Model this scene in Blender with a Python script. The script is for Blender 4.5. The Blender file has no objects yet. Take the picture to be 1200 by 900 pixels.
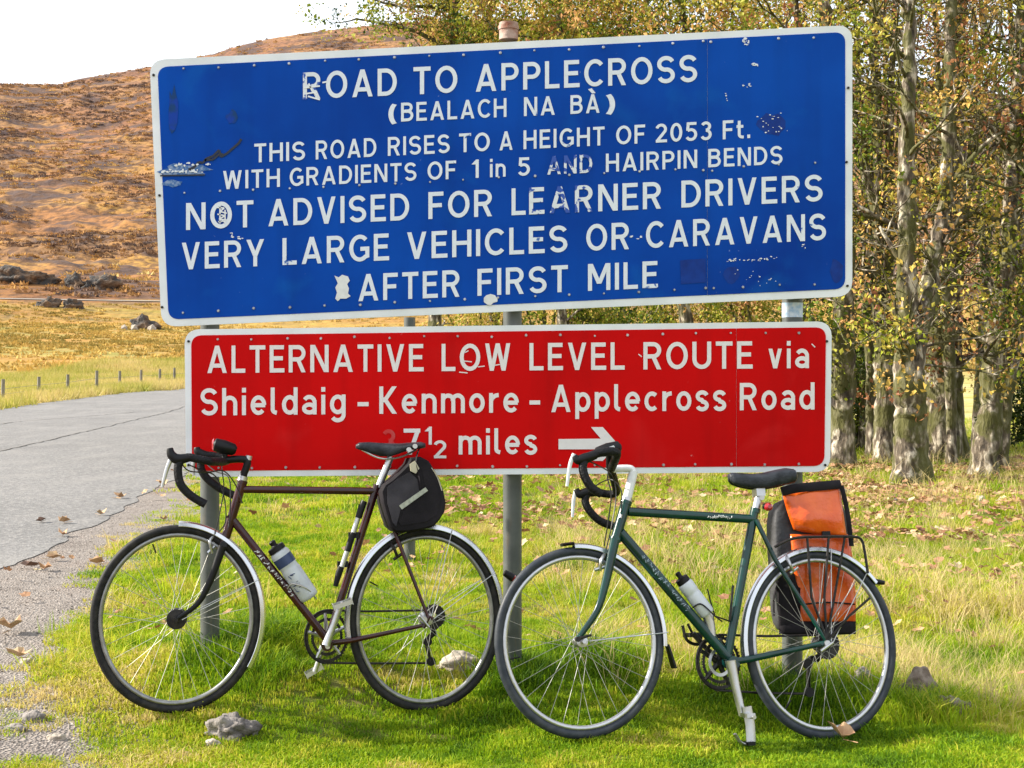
import bpy, math, random
import numpy as np
from mathutils import Vector, Matrix

random.seed(7)
RNG = np.random.default_rng(11)
R = math.radians
scene = bpy.context.scene
COL = scene.collection

# ------------------------------------------------------------------ camera
F = 1500.0            # focal length in pixels of a 1200 px wide picture
CAMZ = 1.3
HY = 430.0            # picture row of the horizon
cd = bpy.data.cameras.new('camera')
cd.sensor_width = 36.0
cd.lens = 36.0 * F / 1200.0
cd.shift_y = -20.0 / 1200.0
cd.clip_start = 0.05
cd.clip_end = 8000.0
cam = bpy.data.objects.new('camera', cd)
COL.objects.link(cam)
cam.location = (0, 0, CAMZ)
cam.rotation_euler = (R(90), 0, 0)
scene.camera = cam

# ------------------------------------------------------------------ light
SUN_EL = 31.0
SUN_BACK = 3.5        # degrees the sun stands behind the plane of the signs
sx, sy = -math.cos(R(SUN_BACK)), math.sin(R(SUN_BACK))
to_sun = Vector((sx * math.cos(R(SUN_EL)), sy * math.cos(R(SUN_EL)), math.sin(R(SUN_EL))))
sd = bpy.data.lights.new('sun', 'SUN')
sd.energy = 5.0
sd.angle = R(0.6)
sd.color = (1.0, 0.93, 0.80)
sun = bpy.data.objects.new('sun', sd)
COL.objects.link(sun)
sun.location = (-20, 5, 30)
sun.rotation_euler = to_sun.to_track_quat('Z', 'Y').to_euler()

world = bpy.data.worlds.new('World')
scene.world = world
world.use_nodes = True
wn, wl = world.node_tree.nodes, world.node_tree.links
bg = wn['Background']
sky = wn.new('ShaderNodeTexSky')
sky.sky_type = 'NISHITA'
sky.sun_disc = False
sky.sun_elevation = R(SUN_EL)
sky.sun_rotation = math.atan2(sx, sy)
sky.air_density = 1.0
sky.dust_density = 2.0
tcw = wn.new('ShaderNodeTexCoord')
mpw = wn.new('ShaderNodeMapping')
mpw.inputs['Scale'].default_value = (1.2, 1.2, 3.5)
nzw = wn.new('ShaderNodeTexNoise')
nzw.inputs['Scale'].default_value = 1.6
nzw.inputs['Detail'].default_value = 6
rmw = wn.new('ShaderNodeMapRange')
rmw.inputs['From Min'].default_value = 0.3
rmw.inputs['From Max'].default_value = 0.62
rmw.inputs['To Min'].default_value = 0.62
rmw.inputs['To Max'].default_value = 0.97
mxw = wn.new('ShaderNodeMix')
mxw.data_type = 'RGBA'
wl.new(tcw.outputs['Generated'], mpw.inputs['Vector'])
wl.new(mpw.outputs['Vector'], nzw.inputs['Vector'])
wl.new(nzw.outputs['Fac'], rmw.inputs['Value'])
wl.new(rmw.outputs['Result'], mxw.inputs[0])
wl.new(sky.outputs['Color'], mxw.inputs[6])
mxw.inputs[7].default_value = (6.6, 7.0, 7.5, 1)      # high thin cloud
wl.new(mxw.outputs[2], bg.inputs['Color'])
bg.inputs['Strength'].default_value = 0.11

scene.view_settings.view_transform = 'Standard'
scene.view_settings.look = 'None'
scene.view_settings.gamma = 1.0
scene.view_settings.exposure = 1.03
scene.render.engine = 'CYCLES'
scene.cycles.max_bounces = 6
scene.cycles.diffuse_bounces = 3
scene.cycles.glossy_bounces = 3
scene.cycles.transmission_bounces = 4
scene.cycles.transparent_max_bounces = 6
scene.cycles.caustics_reflective = False
scene.cycles.caustics_refractive = False
scene.cycles.use_denoising = True

# ------------------------------------------------------------------ helpers
def W(px, py, Y):
    """world point seen at picture pixel (px,py) at distance Y"""
    return Vector(((px - 600) / F * Y, Y, CAMZ - (py - HY) / F * Y))

def tag(o, label=None, cat=None, group=None, kind=None):
    if label: o['label'] = label
    if cat: o['category'] = cat
    if group: o['group'] = group
    if kind: o['kind'] = kind
    return o

def empty(name, loc, label, cat, group=None):
    o = bpy.data.objects.new(name, None)
    o.empty_display_size = 0.1
    COL.objects.link(o)
    o.location = loc
    return tag(o, label, cat, group)

class MB:
    """collects shapes, links them as ONE mesh object"""
    def __init__(self):
        self.v = []; self.f = []; self.m = []
        self.mi = 0
    def add(self, vs, fs):
        b = len(self.v)
        self.v.extend([tuple(p) for p in vs])
        self.f.extend([tuple(i + b for i in f) for f in fs])
        self.m.extend([self.mi] * len(fs))
        return self
    def tube(self, pts, r, seg=10, closed=False, caps=True, flat=None):
        pts = [Vector(p) for p in pts]
        n = len(pts)
        if not hasattr(r, '__len__'): r = [r] * n
        tan = []
        for i in range(n):
            if closed: t = pts[(i + 1) % n] - pts[i - 1]
            else: t = pts[min(i + 1, n - 1)] - pts[max(i - 1, 0)]
            if t.length < 1e-9: t = Vector((0, 0, 1))
            tan.append(t.normalized())
        up = Vector((0, 0, 1)) if abs(tan[0].z) < 0.9 else Vector((1, 0, 0))
        if flat is not None: up = Vector(flat)
        nrm = (up - tan[0] * up.dot(tan[0])).normalized()
        vs, fs = [], []
        for i in range(n):
            if i and flat is None:
                nrm = tan[i - 1].rotation_difference(tan[i]) @ nrm
            elif flat is not None:
                nrm = up
            nrm = (nrm - tan[i] * nrm.dot(tan[i])).normalized()
            bi = tan[i].cross(nrm)
            ra, rb = (r[i] if hasattr(r[i], '__len__') else (r[i], r[i]))
            for k in range(seg):
                a = 2 * math.pi * k / seg
                vs.append(pts[i] + nrm * (math.cos(a) * ra) + bi * (math.sin(a) * rb))
        last = n if closed else n - 1
        for i in range(last):
            j = (i + 1) % n
            for k in range(seg):
                k2 = (k + 1) % seg
                fs.append((i * seg + k, i * seg + k2, j * seg + k2, j * seg + k))
        if caps and not closed:
            fs.append(tuple(range(seg))[::-1])
            fs.append(tuple((n - 1) * seg + k for k in range(seg)))
        return self.add(vs, fs)
    def box(self, c, size, ax=None):
        ax = ax or (Vector((1, 0, 0)), Vector((0, 1, 0)), Vector((0, 0, 1)))
        c = Vector(c); vs = []
        for dx, dy, dz in ((-1,-1,-1),(1,-1,-1),(1,1,-1),(-1,1,-1),(-1,-1,1),(1,-1,1),(1,1,1),(-1,1,1)):
            vs.append(c + ax[0]*(dx*size[0]/2) + ax[1]*(dy*size[1]/2) + ax[2]*(dz*size[2]/2))
        return self.add(vs, [(0,3,2,1),(4,5,6,7),(0,1,5,4),(1,2,6,5),(2,3,7,6),(3,0,4,7)])
    def slab(self, poly, a, b):
        """poly: points of the front face; a,b: offset vectors of front and back"""
        n = len(poly); a = Vector(a); b = Vector(b)
        vs = [Vector(p) + a for p in poly] + [Vector(p) + b for p in poly]
        fs = [tuple(range(n)), tuple(range(2 * n - 1, n - 1, -1))]
        for i in range(n):
            j = (i + 1) % n
            fs.append((j, i, n + i, n + j))
        return self.add(vs, fs)
    def build(self, name, mat, parent=None, smooth=True, off=None, angle=40):
        me = bpy.data.meshes.new(name)
        v = self.v
        if off is not None:
            v = [(p[0] - off[0], p[1] - off[1], p[2] - off[2]) for p in v]
        me.from_pydata(v, [], self.f)
        mats = mat if isinstance(mat, (list, tuple)) else [mat]
        for m in mats: me.materials.append(m)
        if len(mats) > 1:
            me.polygons.foreach_set('material_index', self.m)
        if smooth:
            me.polygons.foreach_set('use_smooth', [True] * len(me.polygons))
            me.set_sharp_from_angle(angle=R(angle))
        me.validate()
        o = bpy.data.objects.new(name, me)
        COL.objects.link(o)
        if parent: o.parent = parent
        return o

def copy_tree(o, parent=None):
    c = o.copy(); COL.objects.link(c); c.parent = parent
    for ch in list(o.children): copy_tree(ch, c)
    return c

# value noise for terrain
_lat = RNG.random((256, 256))
def vnoise(x, y):
    x = np.asarray(x, float); y = np.asarray(y, float)
    xi = np.floor(x).astype(int); yi = np.floor(y).astype(int)
    fx = x - xi; fy = y - yi
    fx = fx * fx * (3 - 2 * fx); fy = fy * fy * (3 - 2 * fy)
    g = lambda a, b: _lat[a & 255, b & 255]
    return (g(xi, yi)*(1-fx)*(1-fy) + g(xi+1, yi)*fx*(1-fy) + g(xi, yi+1)*(1-fx)*fy + g(xi+1, yi+1)*fx*fy)
def fbm(x, y, o=4):
    s = 0; a = 0.5; n = 0
    for k in range(o):
        s = s + a * vnoise(x * 2**k + 17*k, y * 2**k + 5*k); n += a; a *= 0.5
    return s / n - 0.5
def sstep(a, b, x):
    t = np.clip((np.asarray(x, float) - a) / (b - a), 0, 1)
    return t * t * (3 - 2 * t)

# ------------------------------------------------------------------ materials
def newmat(name):
    m = bpy.data.materials.new(name); m.use_nodes = True
    nt = m.node_tree
    return m, nt, nt.nodes['Principled BSDF']
def rgba(c): return (c[0], c[1], c[2], 1)
def simple(name, col, rough=0.5, metal=0.0, var=0.0, scale=20, bump=0.0, bscale=80, col2=None, coat=0.0, spec=None, coord='Object', lo=0.35, hi=0.65, bdist=0.01):
    m, nt, b = newmat(name)
    b.inputs['Base Color'].default_value = rgba(col)
    b.inputs['Roughness'].default_value = rough
    b.inputs['Metallic'].default_value = metal
    if coat: b.inputs['Coat Weight'].default_value = coat
    if spec is not None: b.inputs['Specular IOR Level'].default_value = spec
    tc = nt.nodes.new('ShaderNodeTexCoord')
    if var or col2:
        nz = nt.nodes.new('ShaderNodeTexNoise'); nz.inputs['Scale'].default_value = scale
        nz.inputs['Detail'].default_value = 5
        nt.links.new(tc.outputs[coord], nz.inputs['Vector'])
        mr = nt.nodes.new('ShaderNodeMapRange')
        mr.inputs['From Min'].default_value = lo; mr.inputs['From Max'].default_value = hi
        nt.links.new(nz.outputs['Fac'], mr.inputs['Value'])
        mx = nt.nodes.new('ShaderNodeMix'); mx.data_type = 'RGBA'
        nt.links.new(mr.outputs['Result'], mx.inputs[0])
        mx.inputs[6].default_value = rgba(col)
        c2 = col2 or [c * (1 - var) for c in col]
        mx.inputs[7].default_value = rgba(c2)
        nt.links.new(mx.outputs[2], b.inputs['Base Color'])
    if bump:
        n2 = nt.nodes.new('ShaderNodeTexNoise'); n2.inputs['Scale'].default_value = bscale
        n2.inputs['Detail'].default_value = 4
        nt.links.new(tc.outputs[coord], n2.inputs['Vector'])
        bp = nt.nodes.new('ShaderNodeBump'); bp.inputs['Strength'].default_value = bump
        bp.inputs['Distance'].default_value = bdist
        nt.links.new(n2.outputs['Fac'], bp.inputs['Height'])
        nt.links.new(bp.outputs['Normal'], b.inputs['Normal'])
    return m

def N(nt, typ, **kw):
    n = nt.nodes.new(typ)
    for k, v in kw.items():
        if k in n.inputs: n.inputs[k].default_value = v
        else: setattr(n, k, v)
    return n
def ramp(nt, src, stops, interp='LINEAR'):
    r = nt.nodes.new('ShaderNodeValToRGB'); r.color_ramp.interpolation = interp
    e = r.color_ramp.elements
    while len(e) < len(stops): e.new(0.5)
    for el, (p, c) in zip(e, stops):
        el.position = p; el.color = rgba(c) if hasattr(c, '__len__') else (c, c, c, 1)
    nt.links.new(src, r.inputs['Fac'])
    return r.outputs['Color']
def mixc(nt, fac, a, b):
    mx = nt.nodes.new('ShaderNodeMix'); mx.data_type = 'RGBA'
    for inp, v in ((mx.inputs[0], fac), (mx.inputs[6], a), (mx.inputs[7], b)):
        if hasattr(v, 'is_linked'): nt.links.new(v, inp)
        elif hasattr(v, '__len__'): inp.default_value = rgba(v)
        else: inp.default_value = v
    return mx.outputs[2]
def mth(nt, op, a, b=0.0, c=None):
    m = nt.nodes.new('ShaderNodeMath'); m.operation = op
    for i, v in enumerate((a, b) if c is None else (a, b, c)):
        if hasattr(v, 'is_linked'): nt.links.new(v, m.inputs[i])
        else: m.inputs[i].default_value = v
    return m.outputs[0]
def noise(nt, vec, scale, detail=4, dist=0.0, mscale=None):
    if mscale:
        mp = nt.nodes.new('ShaderNodeMapping'); mp.inputs['Scale'].default_value = mscale
        nt.links.new(vec, mp.inputs['Vector']); vec = mp.outputs['Vector']
    n = nt.nodes.new('ShaderNodeTexNoise'); n.inputs['Scale'].default_value = scale
    n.inputs['Detail'].default_value = detail; n.inputs['Distortion'].default_value = dist
    nt.links.new(vec, n.inputs['Vector'])
    return n.outputs['Fac']

M = {}
M['alu'] = simple('silver_metal', (0.55, 0.55, 0.56), 0.33, 0.9, var=0.12, scale=20)
M['chrome'] = simple('polished_guard', (0.66, 0.67, 0.69), 0.27, 0.95, var=0.08, scale=12)
M['rubber'] = simple('tyre_rubber', (0.010, 0.0105, 0.012), 0.6, scale=40, bump=0.3, bscale=260, bdist=0.002, col2=(0.028, 0.026, 0.024), spec=.2)
M['greyrubber'] = simple('bluish_tyre_rubber', (0.022, 0.028, 0.040), 0.5, col2=(0.045, 0.05, 0.058), scale=30, spec=.3, bump=0.3, bscale=260, bdist=0.002)
M['black'] = simple('black_plastic', (0.006, 0.006, 0.007), 0.45, var=0.3, scale=50, spec=.25)
M['blackmetal'] = simple('black_metal', (0.008, 0.008, 0.009), 0.35, 0.2, col2=(0.03, 0.027, 0.024), scale=70, spec=.3)
M['tape'] = simple('bar_tape', (0.007, 0.007, 0.009), 0.55, spec=.25, bump=0.5, bscale=120, var=0.4)
M['leather'] = simple('black_leather', (0.007, 0.009, 0.013), 0.4, spec=.3, bump=0.2, bscale=150, col2=(0.03, 0.035, 0.045), scale=25)
M['maroon'] = simple('maroon_enamel', (0.045, 0.005, 0.007), 0.25, coat=0.4, spec=.3, col2=(0.022, 0.004, 0.005), scale=15)
M['green'] = simple('dark_green_enamel', (0.001, 0.045, 0.034), 0.22, coat=0.5, spec=.3, col2=(0.001, 0.022, 0.022), scale=12)
M['white'] = simple('white_plastic', (0.75, 0.76, 0.76), 0.4, var=0.12, scale=40)
M['decal'] = simple('pale_decal', (0.72, 0.73, 0.72), 0.4, col2=(0.35, 0.33, 0.33), scale=90, lo=0.5, hi=0.7)
M['decal2'] = simple('worn_decal', (0.30, 0.38, 0.44), 0.4, col2=(0.04, 0.10, 0.11), scale=120, lo=0.5, hi=0.62)
M['canvas'] = simple('black_canvas', (0.008, 0.007, 0.009), 0.75, spec=.15, bump=0.35, bscale=300, col2=(0.020, 0.017, 0.021), scale=9, bdist=0.003)
M['bagside'] = simple('faded_black_cloth', (0.022, 0.020, 0.026), 0.7, spec=.2, bump=.6, bscale=16, col2=(0.055, 0.05, 0.06), scale=9, bdist=.012)
M['greycloth'] = simple('grey_reflective_cloth', (0.07, 0.07, 0.075), 0.6, spec=.2, bump=0.5, bscale=40, var=0.35, scale=25)
M['orange'] = simple('orange_tarpaulin', (0.80, 0.13, 0.008), 0.3, bump=0.6, bscale=14, col2=(0.70, 0.085, 0.006), scale=14, coat=0.3, bdist=0.02)
M['red'] = simple('red_lens', (0.35, 0.01, 0.015), 0.15, coat=0.8)
M['brass'] = simple('cream_buckle', (0.55, 0.5, 0.36), 0.5, var=0.3)
M['navy'] = simple('navy_print', (0.02, 0.04, 0.11), 0.4)
M['rimgrey'] = simple('dull_rim', (0.30, 0.30, 0.29), 0.35, 0.8, var=0.3, scale=30)
M['hose'] = simple('cable_black', (0.01, 0.01, 0.01), 0.4)
M['spoke'] = simple('spoke_steel', (0.42, 0.41, 0.38), 0.55, 0.6)

def galv():
    m, nt, b = newmat('galvanised_steel')
    tc = N(nt, 'ShaderNodeTexCoord')
    a = noise(nt, tc.outputs['Object'], 9, 5)
    c = ramp(nt, a, [(0.3, (0.07, 0.078, 0.075)), (0.55, (0.105, 0.115, 0.11)), (0.8, (0.17, 0.17, 0.16))])
    s = noise(nt, tc.outputs['Object'], 30, 5, mscale=(1, 1, 0.12))
    c2 = mixc(nt, ramp(nt, s, [(0.6, 0.0), (0.75, 1.0)]), c, (0.16, 0.12, 0.08))
    nt.links.new(c2, b.inputs['Base Color'])
    b.inputs['Roughness'].default_value = 0.5; b.inputs['Metallic'].default_value = 0.25
    return m
M['steel'] = galv()
M['rust'] = simple('rusty_steel', (0.22, 0.08, 0.045), 0.8, col2=(0.40, 0.30, 0.25), scale=25, bump=0.4, bscale=60)

def sign_face(name, col, scuff, dark):
    m, nt, b = newmat(name)
    tc = N(nt, 'ShaderNodeTexCoord'); o = tc.outputs['Object']
    n1 = noise(nt, o, 1.6, 6)
    c = mixc(nt, ramp(nt, n1, [(0.35, 0.0), (0.7, 1.0)]), col, dark)
    n2 = noise(nt, o, 3.2, 8, 0.6)
    c = mixc(nt, mth(nt, 'MULTIPLY', ramp(nt, n2, [(0.60, 0.0), (0.74, 1.0)]), 0.35), c, scuff)
    n3 = noise(nt, o, 55, 4)
    n4 = noise(nt, o, 2.3, 3)
    sp = mth(nt, 'MULTIPLY', ramp(nt, n3, [(0.70, 0.0), (0.76, 1.0)]), ramp(nt, n4, [(0.5, 0.0), (0.7, 1.0)]))
    c = mixc(nt, mth(nt, 'MULTIPLY', sp, 0.7), c, (0.4, 0.5, 0.65) if col[2] > col[0] else (0.6, 0.25, 0.25))
    n5 = noise(nt, o, 7, 5, mscale=(1.6, 1, .12))
    c = mixc(nt, mth(nt, 'MULTIPLY', ramp(nt, n5, [(0.5, 0.0), (0.75, 1.0)]), 0.28), c, [q*.45 for q in col])
    nt.links.new(c, b.inputs['Base Color'])
    b.inputs['Roughness'].default_value = 0.38
    r = mth(nt, 'MULTIPLY_ADD', n2, 0.3, 0.42)
    nt.links.new(r, b.inputs['Roughness'])
    b.inputs['Specular IOR Level'].default_value = 0.10
    nb = noise(nt, o, 3.0, 2)
    bp = N(nt, 'ShaderNodeBump'); bp.inputs['Strength'].default_value = 0.15; bp.inputs['Distance'].default_value = 0.02
    nt.links.new(nb, bp.inputs['Height']); nt.links.new(bp.outputs['Normal'], b.inputs['Normal'])
    return m
M['blue'] = sign_face('blue_sign_face', (0.0004, 0.070, 0.43), (0.006, 0.13, 0.47), (0.0002, 0.036, 0.28))
M['redface'] = sign_face('red_sign_face', (0.64, 0.0005, 0.0015), (0.62, 0.02, 0.02), (0.50, 0.0004, 0.001))
def vinyl(name, col, under, thr, sc=26):
    m, nt, b = newmat(name)
    tc = N(nt, 'ShaderNodeTexCoord'); o = tc.outputs['Object']
    n = noise(nt, o, sc, 6, 0.4); n2 = noise(nt, o, 3.1, 3)
    f = mth(nt, 'ADD', mth(nt, 'MULTIPLY', n, 0.55), mth(nt, 'MULTIPLY', n2, 0.45))
    k = ramp(nt, f, [(thr, 0.0), (thr + 0.025, 1.0)])
    g = mixc(nt, noise(nt, o, 40, 3), col, [c * 0.82 for c in col])
    nt.links.new(mixc(nt, k, g, under), b.inputs['Base Color'])
    b.inputs['Roughness'].default_value = 0.4
    return m
M['vinyl_blue'] = vinyl('white_vinyl_on_blue', (0.79, 0.84, 0.92), (0.03, 0.12, 0.42), 0.615)
M['vinyl_blue_worn'] = vinyl('peeling_vinyl_on_blue', (0.78, 0.82, 0.88), (0.01, 0.07, 0.4), 0.50, 34)
M['vinyl_red'] = vinyl('white_vinyl_on_red', (0.84, 0.80, 0.80), (0.62, 0.18, 0.18), 0.66)
M['vinyl_ghost'] = simple('ghost_of_vinyl', (0.52, 0.06, 0.06), 0.45, col2=(0.6, 0.01, 0.01), scale=30)
M['edge'] = simple('white_sign_edge', (0.82, 0.84, 0.87), 0.4, col2=(0.70, 0.73, 0.75), scale=6, bump=0.1, bscale=8)
M['rivet'] = simple('aluminium_rivet', (0.55, 0.57, 0.6), 0.4, 0.5, var=0.4, scale=3)
M['scratch'] = simple('black_marker', (0.006, 0.012, 0.03), 0.5)
M['smudge'] = simple('scuffed_patch', (0.05, 0.14, 0.36), 0.5, spec=.2, col2=(0.25, 0.33, 0.5), scale=60, lo=0.45, hi=0.6)
M['darkpatch'] = simple('dull_blue_patch', (0.001, 0.025, 0.20), 0.5, spec=.2, col2=(0.002, 0.04, 0.28), scale=20)
M['darkgreenpatch'] = simple('algae_patch', (0.004, 0.045, 0.17), 0.5, spec=.2, col2=(0.001, 0.042, 0.34), scale=18, lo=0.45, hi=0.55)
M['stone'] = simple('lichened_stone', (0.27, 0.24, 0.22), 0.9, col2=(0.08, 0.07, 0.065), scale=14, bump=1.0, bscale=22, bdist=0.03)
M['palestone'] = simple('pale_stone', (0.45, 0.40, 0.33), 0.9, col2=(0.25, 0.2, 0.16), scale=12, bump=0.8, bscale=25, bdist=0.02)
M['rock'] = simple('dark_hill_rock', (0.05, 0.045, 0.042), 0.9, col2=(0.22, 0.13, 0.07), scale=0.5, bump=1.0, bscale=1.5, bdist=0.6, lo=0.45, hi=0.7)
M['stump'] = simple('weathered_stump_wood', (0.26, 0.21, 0.17), 0.9, col2=(0.1, 0.07, 0.05), scale=30, bump=0.8, bscale=40)
M['fencewood'] = simple('weathered_wood', (0.24, 0.22, 0.18), 0.9, var=0.4, scale=5)
M['wire'] = simple('fence_wire', (0.2, 0.2, 0.19), 0.5, 0.6)

# ------------------------------------------------------------------ terrain
crest_px = [-3000,-1500,-600,-100,0,70,90,170,250,290,330,400,480,600,700,850,1000,1190,1400,2200,4000]
crest_py = [300,220,140,100,97,98,93,80,63,50,42,33,25,20,30,60,95,112,130,230,320]
RR = [0, 34, 42, 70, 120, 180, 205, 224, 233, 250]
def _zy(py, Y): return CAMZ - (py - HY) / F * Y
RZ = [0, 0, 0.12, _zy(450,70), _zy(421,120), _zy(392,180), _zy(383,205), _zy(357,224), _zy(355.5,233), _zy(340,250)]
ctrl = [(206, 836, 4.6), (499, 834, 4.79), (678, 866, 4.4), (962, 868, 4.58), (246, 766, 5.06), (600, 786, 5.06), (928, 806, 5.06),
        (100, 885, 4.3), (600, 890, 4.25), (1100, 890, 4.2), (1075, 568, 15.2), (600, 700, 7.0), (1100, 700, 7.1), (380, 765, 5.1), (760, 800, 5.1)]
def base_near(x, y):
    return 0.01 - 0.11 * np.tanh(x / 2.6)
cx_ = np.array([W(*c)[0] for c in ctrl]); cy_ = np.array([c[2] for c in ctrl]); cz_ = np.array([W(*c)[2] for c in ctrl])
def _k(d2): return np.exp(-d2 / (2 * 0.42 ** 2))
KM = _k((cx_[:, None] - cx_[None]) ** 2 + (cy_[:, None] - cy_[None]) ** 2) + 0.01 * np.eye(len(ctrl))
KW = np.linalg.solve(KM, cz_ - base_near(cx_, cy_))
def road_near_edge(y):
    return np.interp(y, [-40, 0, 4, 7.5, 8.4, 13.2, 25, 40, 62, 90, 130], [-2.0, -2.6, -2.9, -3.0, -3.06, -3.5, -4.6, -5.6, -6.2, -4, 6])
def road_far_edge(y):
    return np.interp(y, [-40, 0, 10, 20, 34, 62, 90, 130], [-14.5, -13.5, -12.7, -12.7, -13.6, -16.3, -14, -4])
def grass_edge(y):
    return np.interp(y, [-40, 0, 3.0, 4.05, 4.2, 4.45, 4.6, 4.95, 5.5, 6.3, 7.2, 9.0, 11.7, 14, 25], [-0.8, -1.0, -1.15, -1.32, -1.40, -1.52, -1.64, -1.84, -1.98, -2.17, -2.42, -2.72, -3.05, -3.6, -4.7])
def G(x, y):
    x = np.asarray(x, float); y = np.asarray(y, float)
    r = np.hypot(x, y); ang = np.arctan2(x, y)
    near = base_near(x, y)
    for a, b, w in zip(cx_, cy_, KW):
        near = near + w * _k((x - a) ** 2 + (y - b) ** 2)
    # soft lumps of the verge (not under the road)
    offroad = sstep(-0.2, 0.7, x - grass_edge(y)) + sstep(0.5, 2.5, road_far_edge(y) - x)
    near = near + np.clip(offroad, 0, 1) * (fbm(x * 0.9, y * 0.9, 3) * 0.05 + fbm(x * 4.5 + 9, y * 4.5, 3) * 0.035)
    far = np.interp(r, RR, RZ)
    far = far + sstep(40, 90, r) * (1 - sstep(200, 224, r)) * fbm(x * 0.05, y * 0.05, 4) * 1.6
    pxx = np.where(np.abs(ang) < 1.35, 600 + F * np.tan(np.clip(ang, -1.35, 1.35)), np.sign(ang) * 4000)
    T = (HY - np.interp(pxx, crest_px, crest_py)) / F * np.cos(np.clip(ang, -1.2, 1.2))
    T = np.where(np.abs(ang) < 1.5, T, 0.05)
    t0 = (HY - 340) / F
    q = np.clip((r - 250) / 470, 0, 1)
    t = t0 + (T - t0) * (1 - (1 - q) ** 1.35)
    hz = CAMZ + t * r
    hz = np.where(r > 720, CAMZ + T * 720 - (r - 720) * 0.02, hz)
    u = r * 0.9; vv = ang * 500
    rough = fbm(vv / 60, u / 48, 4) * 11 + np.abs(fbm(vv / 26 + 40, u / 17, 4)) * -6 + fbm(vv / 7, u / 6, 3) * 2.4
    hz = hz + rough * sstep(250, 300, r) * (1 - 0.75 * sstep(600, 720, r))
    far = np.where(r > 250, hz, far)
    zz = near * (1 - sstep(36, 60, r)) + far
    return zz
def Gs(x, y): return float(G(np.array([x]), np.array([y]))[0])

def grid_obj(name, rs, az, mat, fn=G, off=0.0, keep=None):
    rr, aa = np.meshgrid(rs, az, indexing='ij')
    X = rr * np.sin(aa); Y = rr * np.cos(aa); Z = fn(X, Y) + off
    n, m = X.shape
    co = np.stack([X, Y, Z], -1).reshape(-1, 3)
    i = np.arange(n * m).reshape(n, m)
    f = np.stack([i[:-1, :-1], i[:-1, 1:], i[1:, 1:], i[1:, :-1]], -1).reshape(-1, 4)
    me = bpy.data.meshes.new(name)
    me.from_pydata(co.tolist(), [], f.tolist())
    me.polygons.foreach_set('use_smooth', [True] * len(me.polygons))
    me.materials.append(mat)
    o = bpy.data.objects.new(name, me); COL.objects.link(o)
    return o

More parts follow.
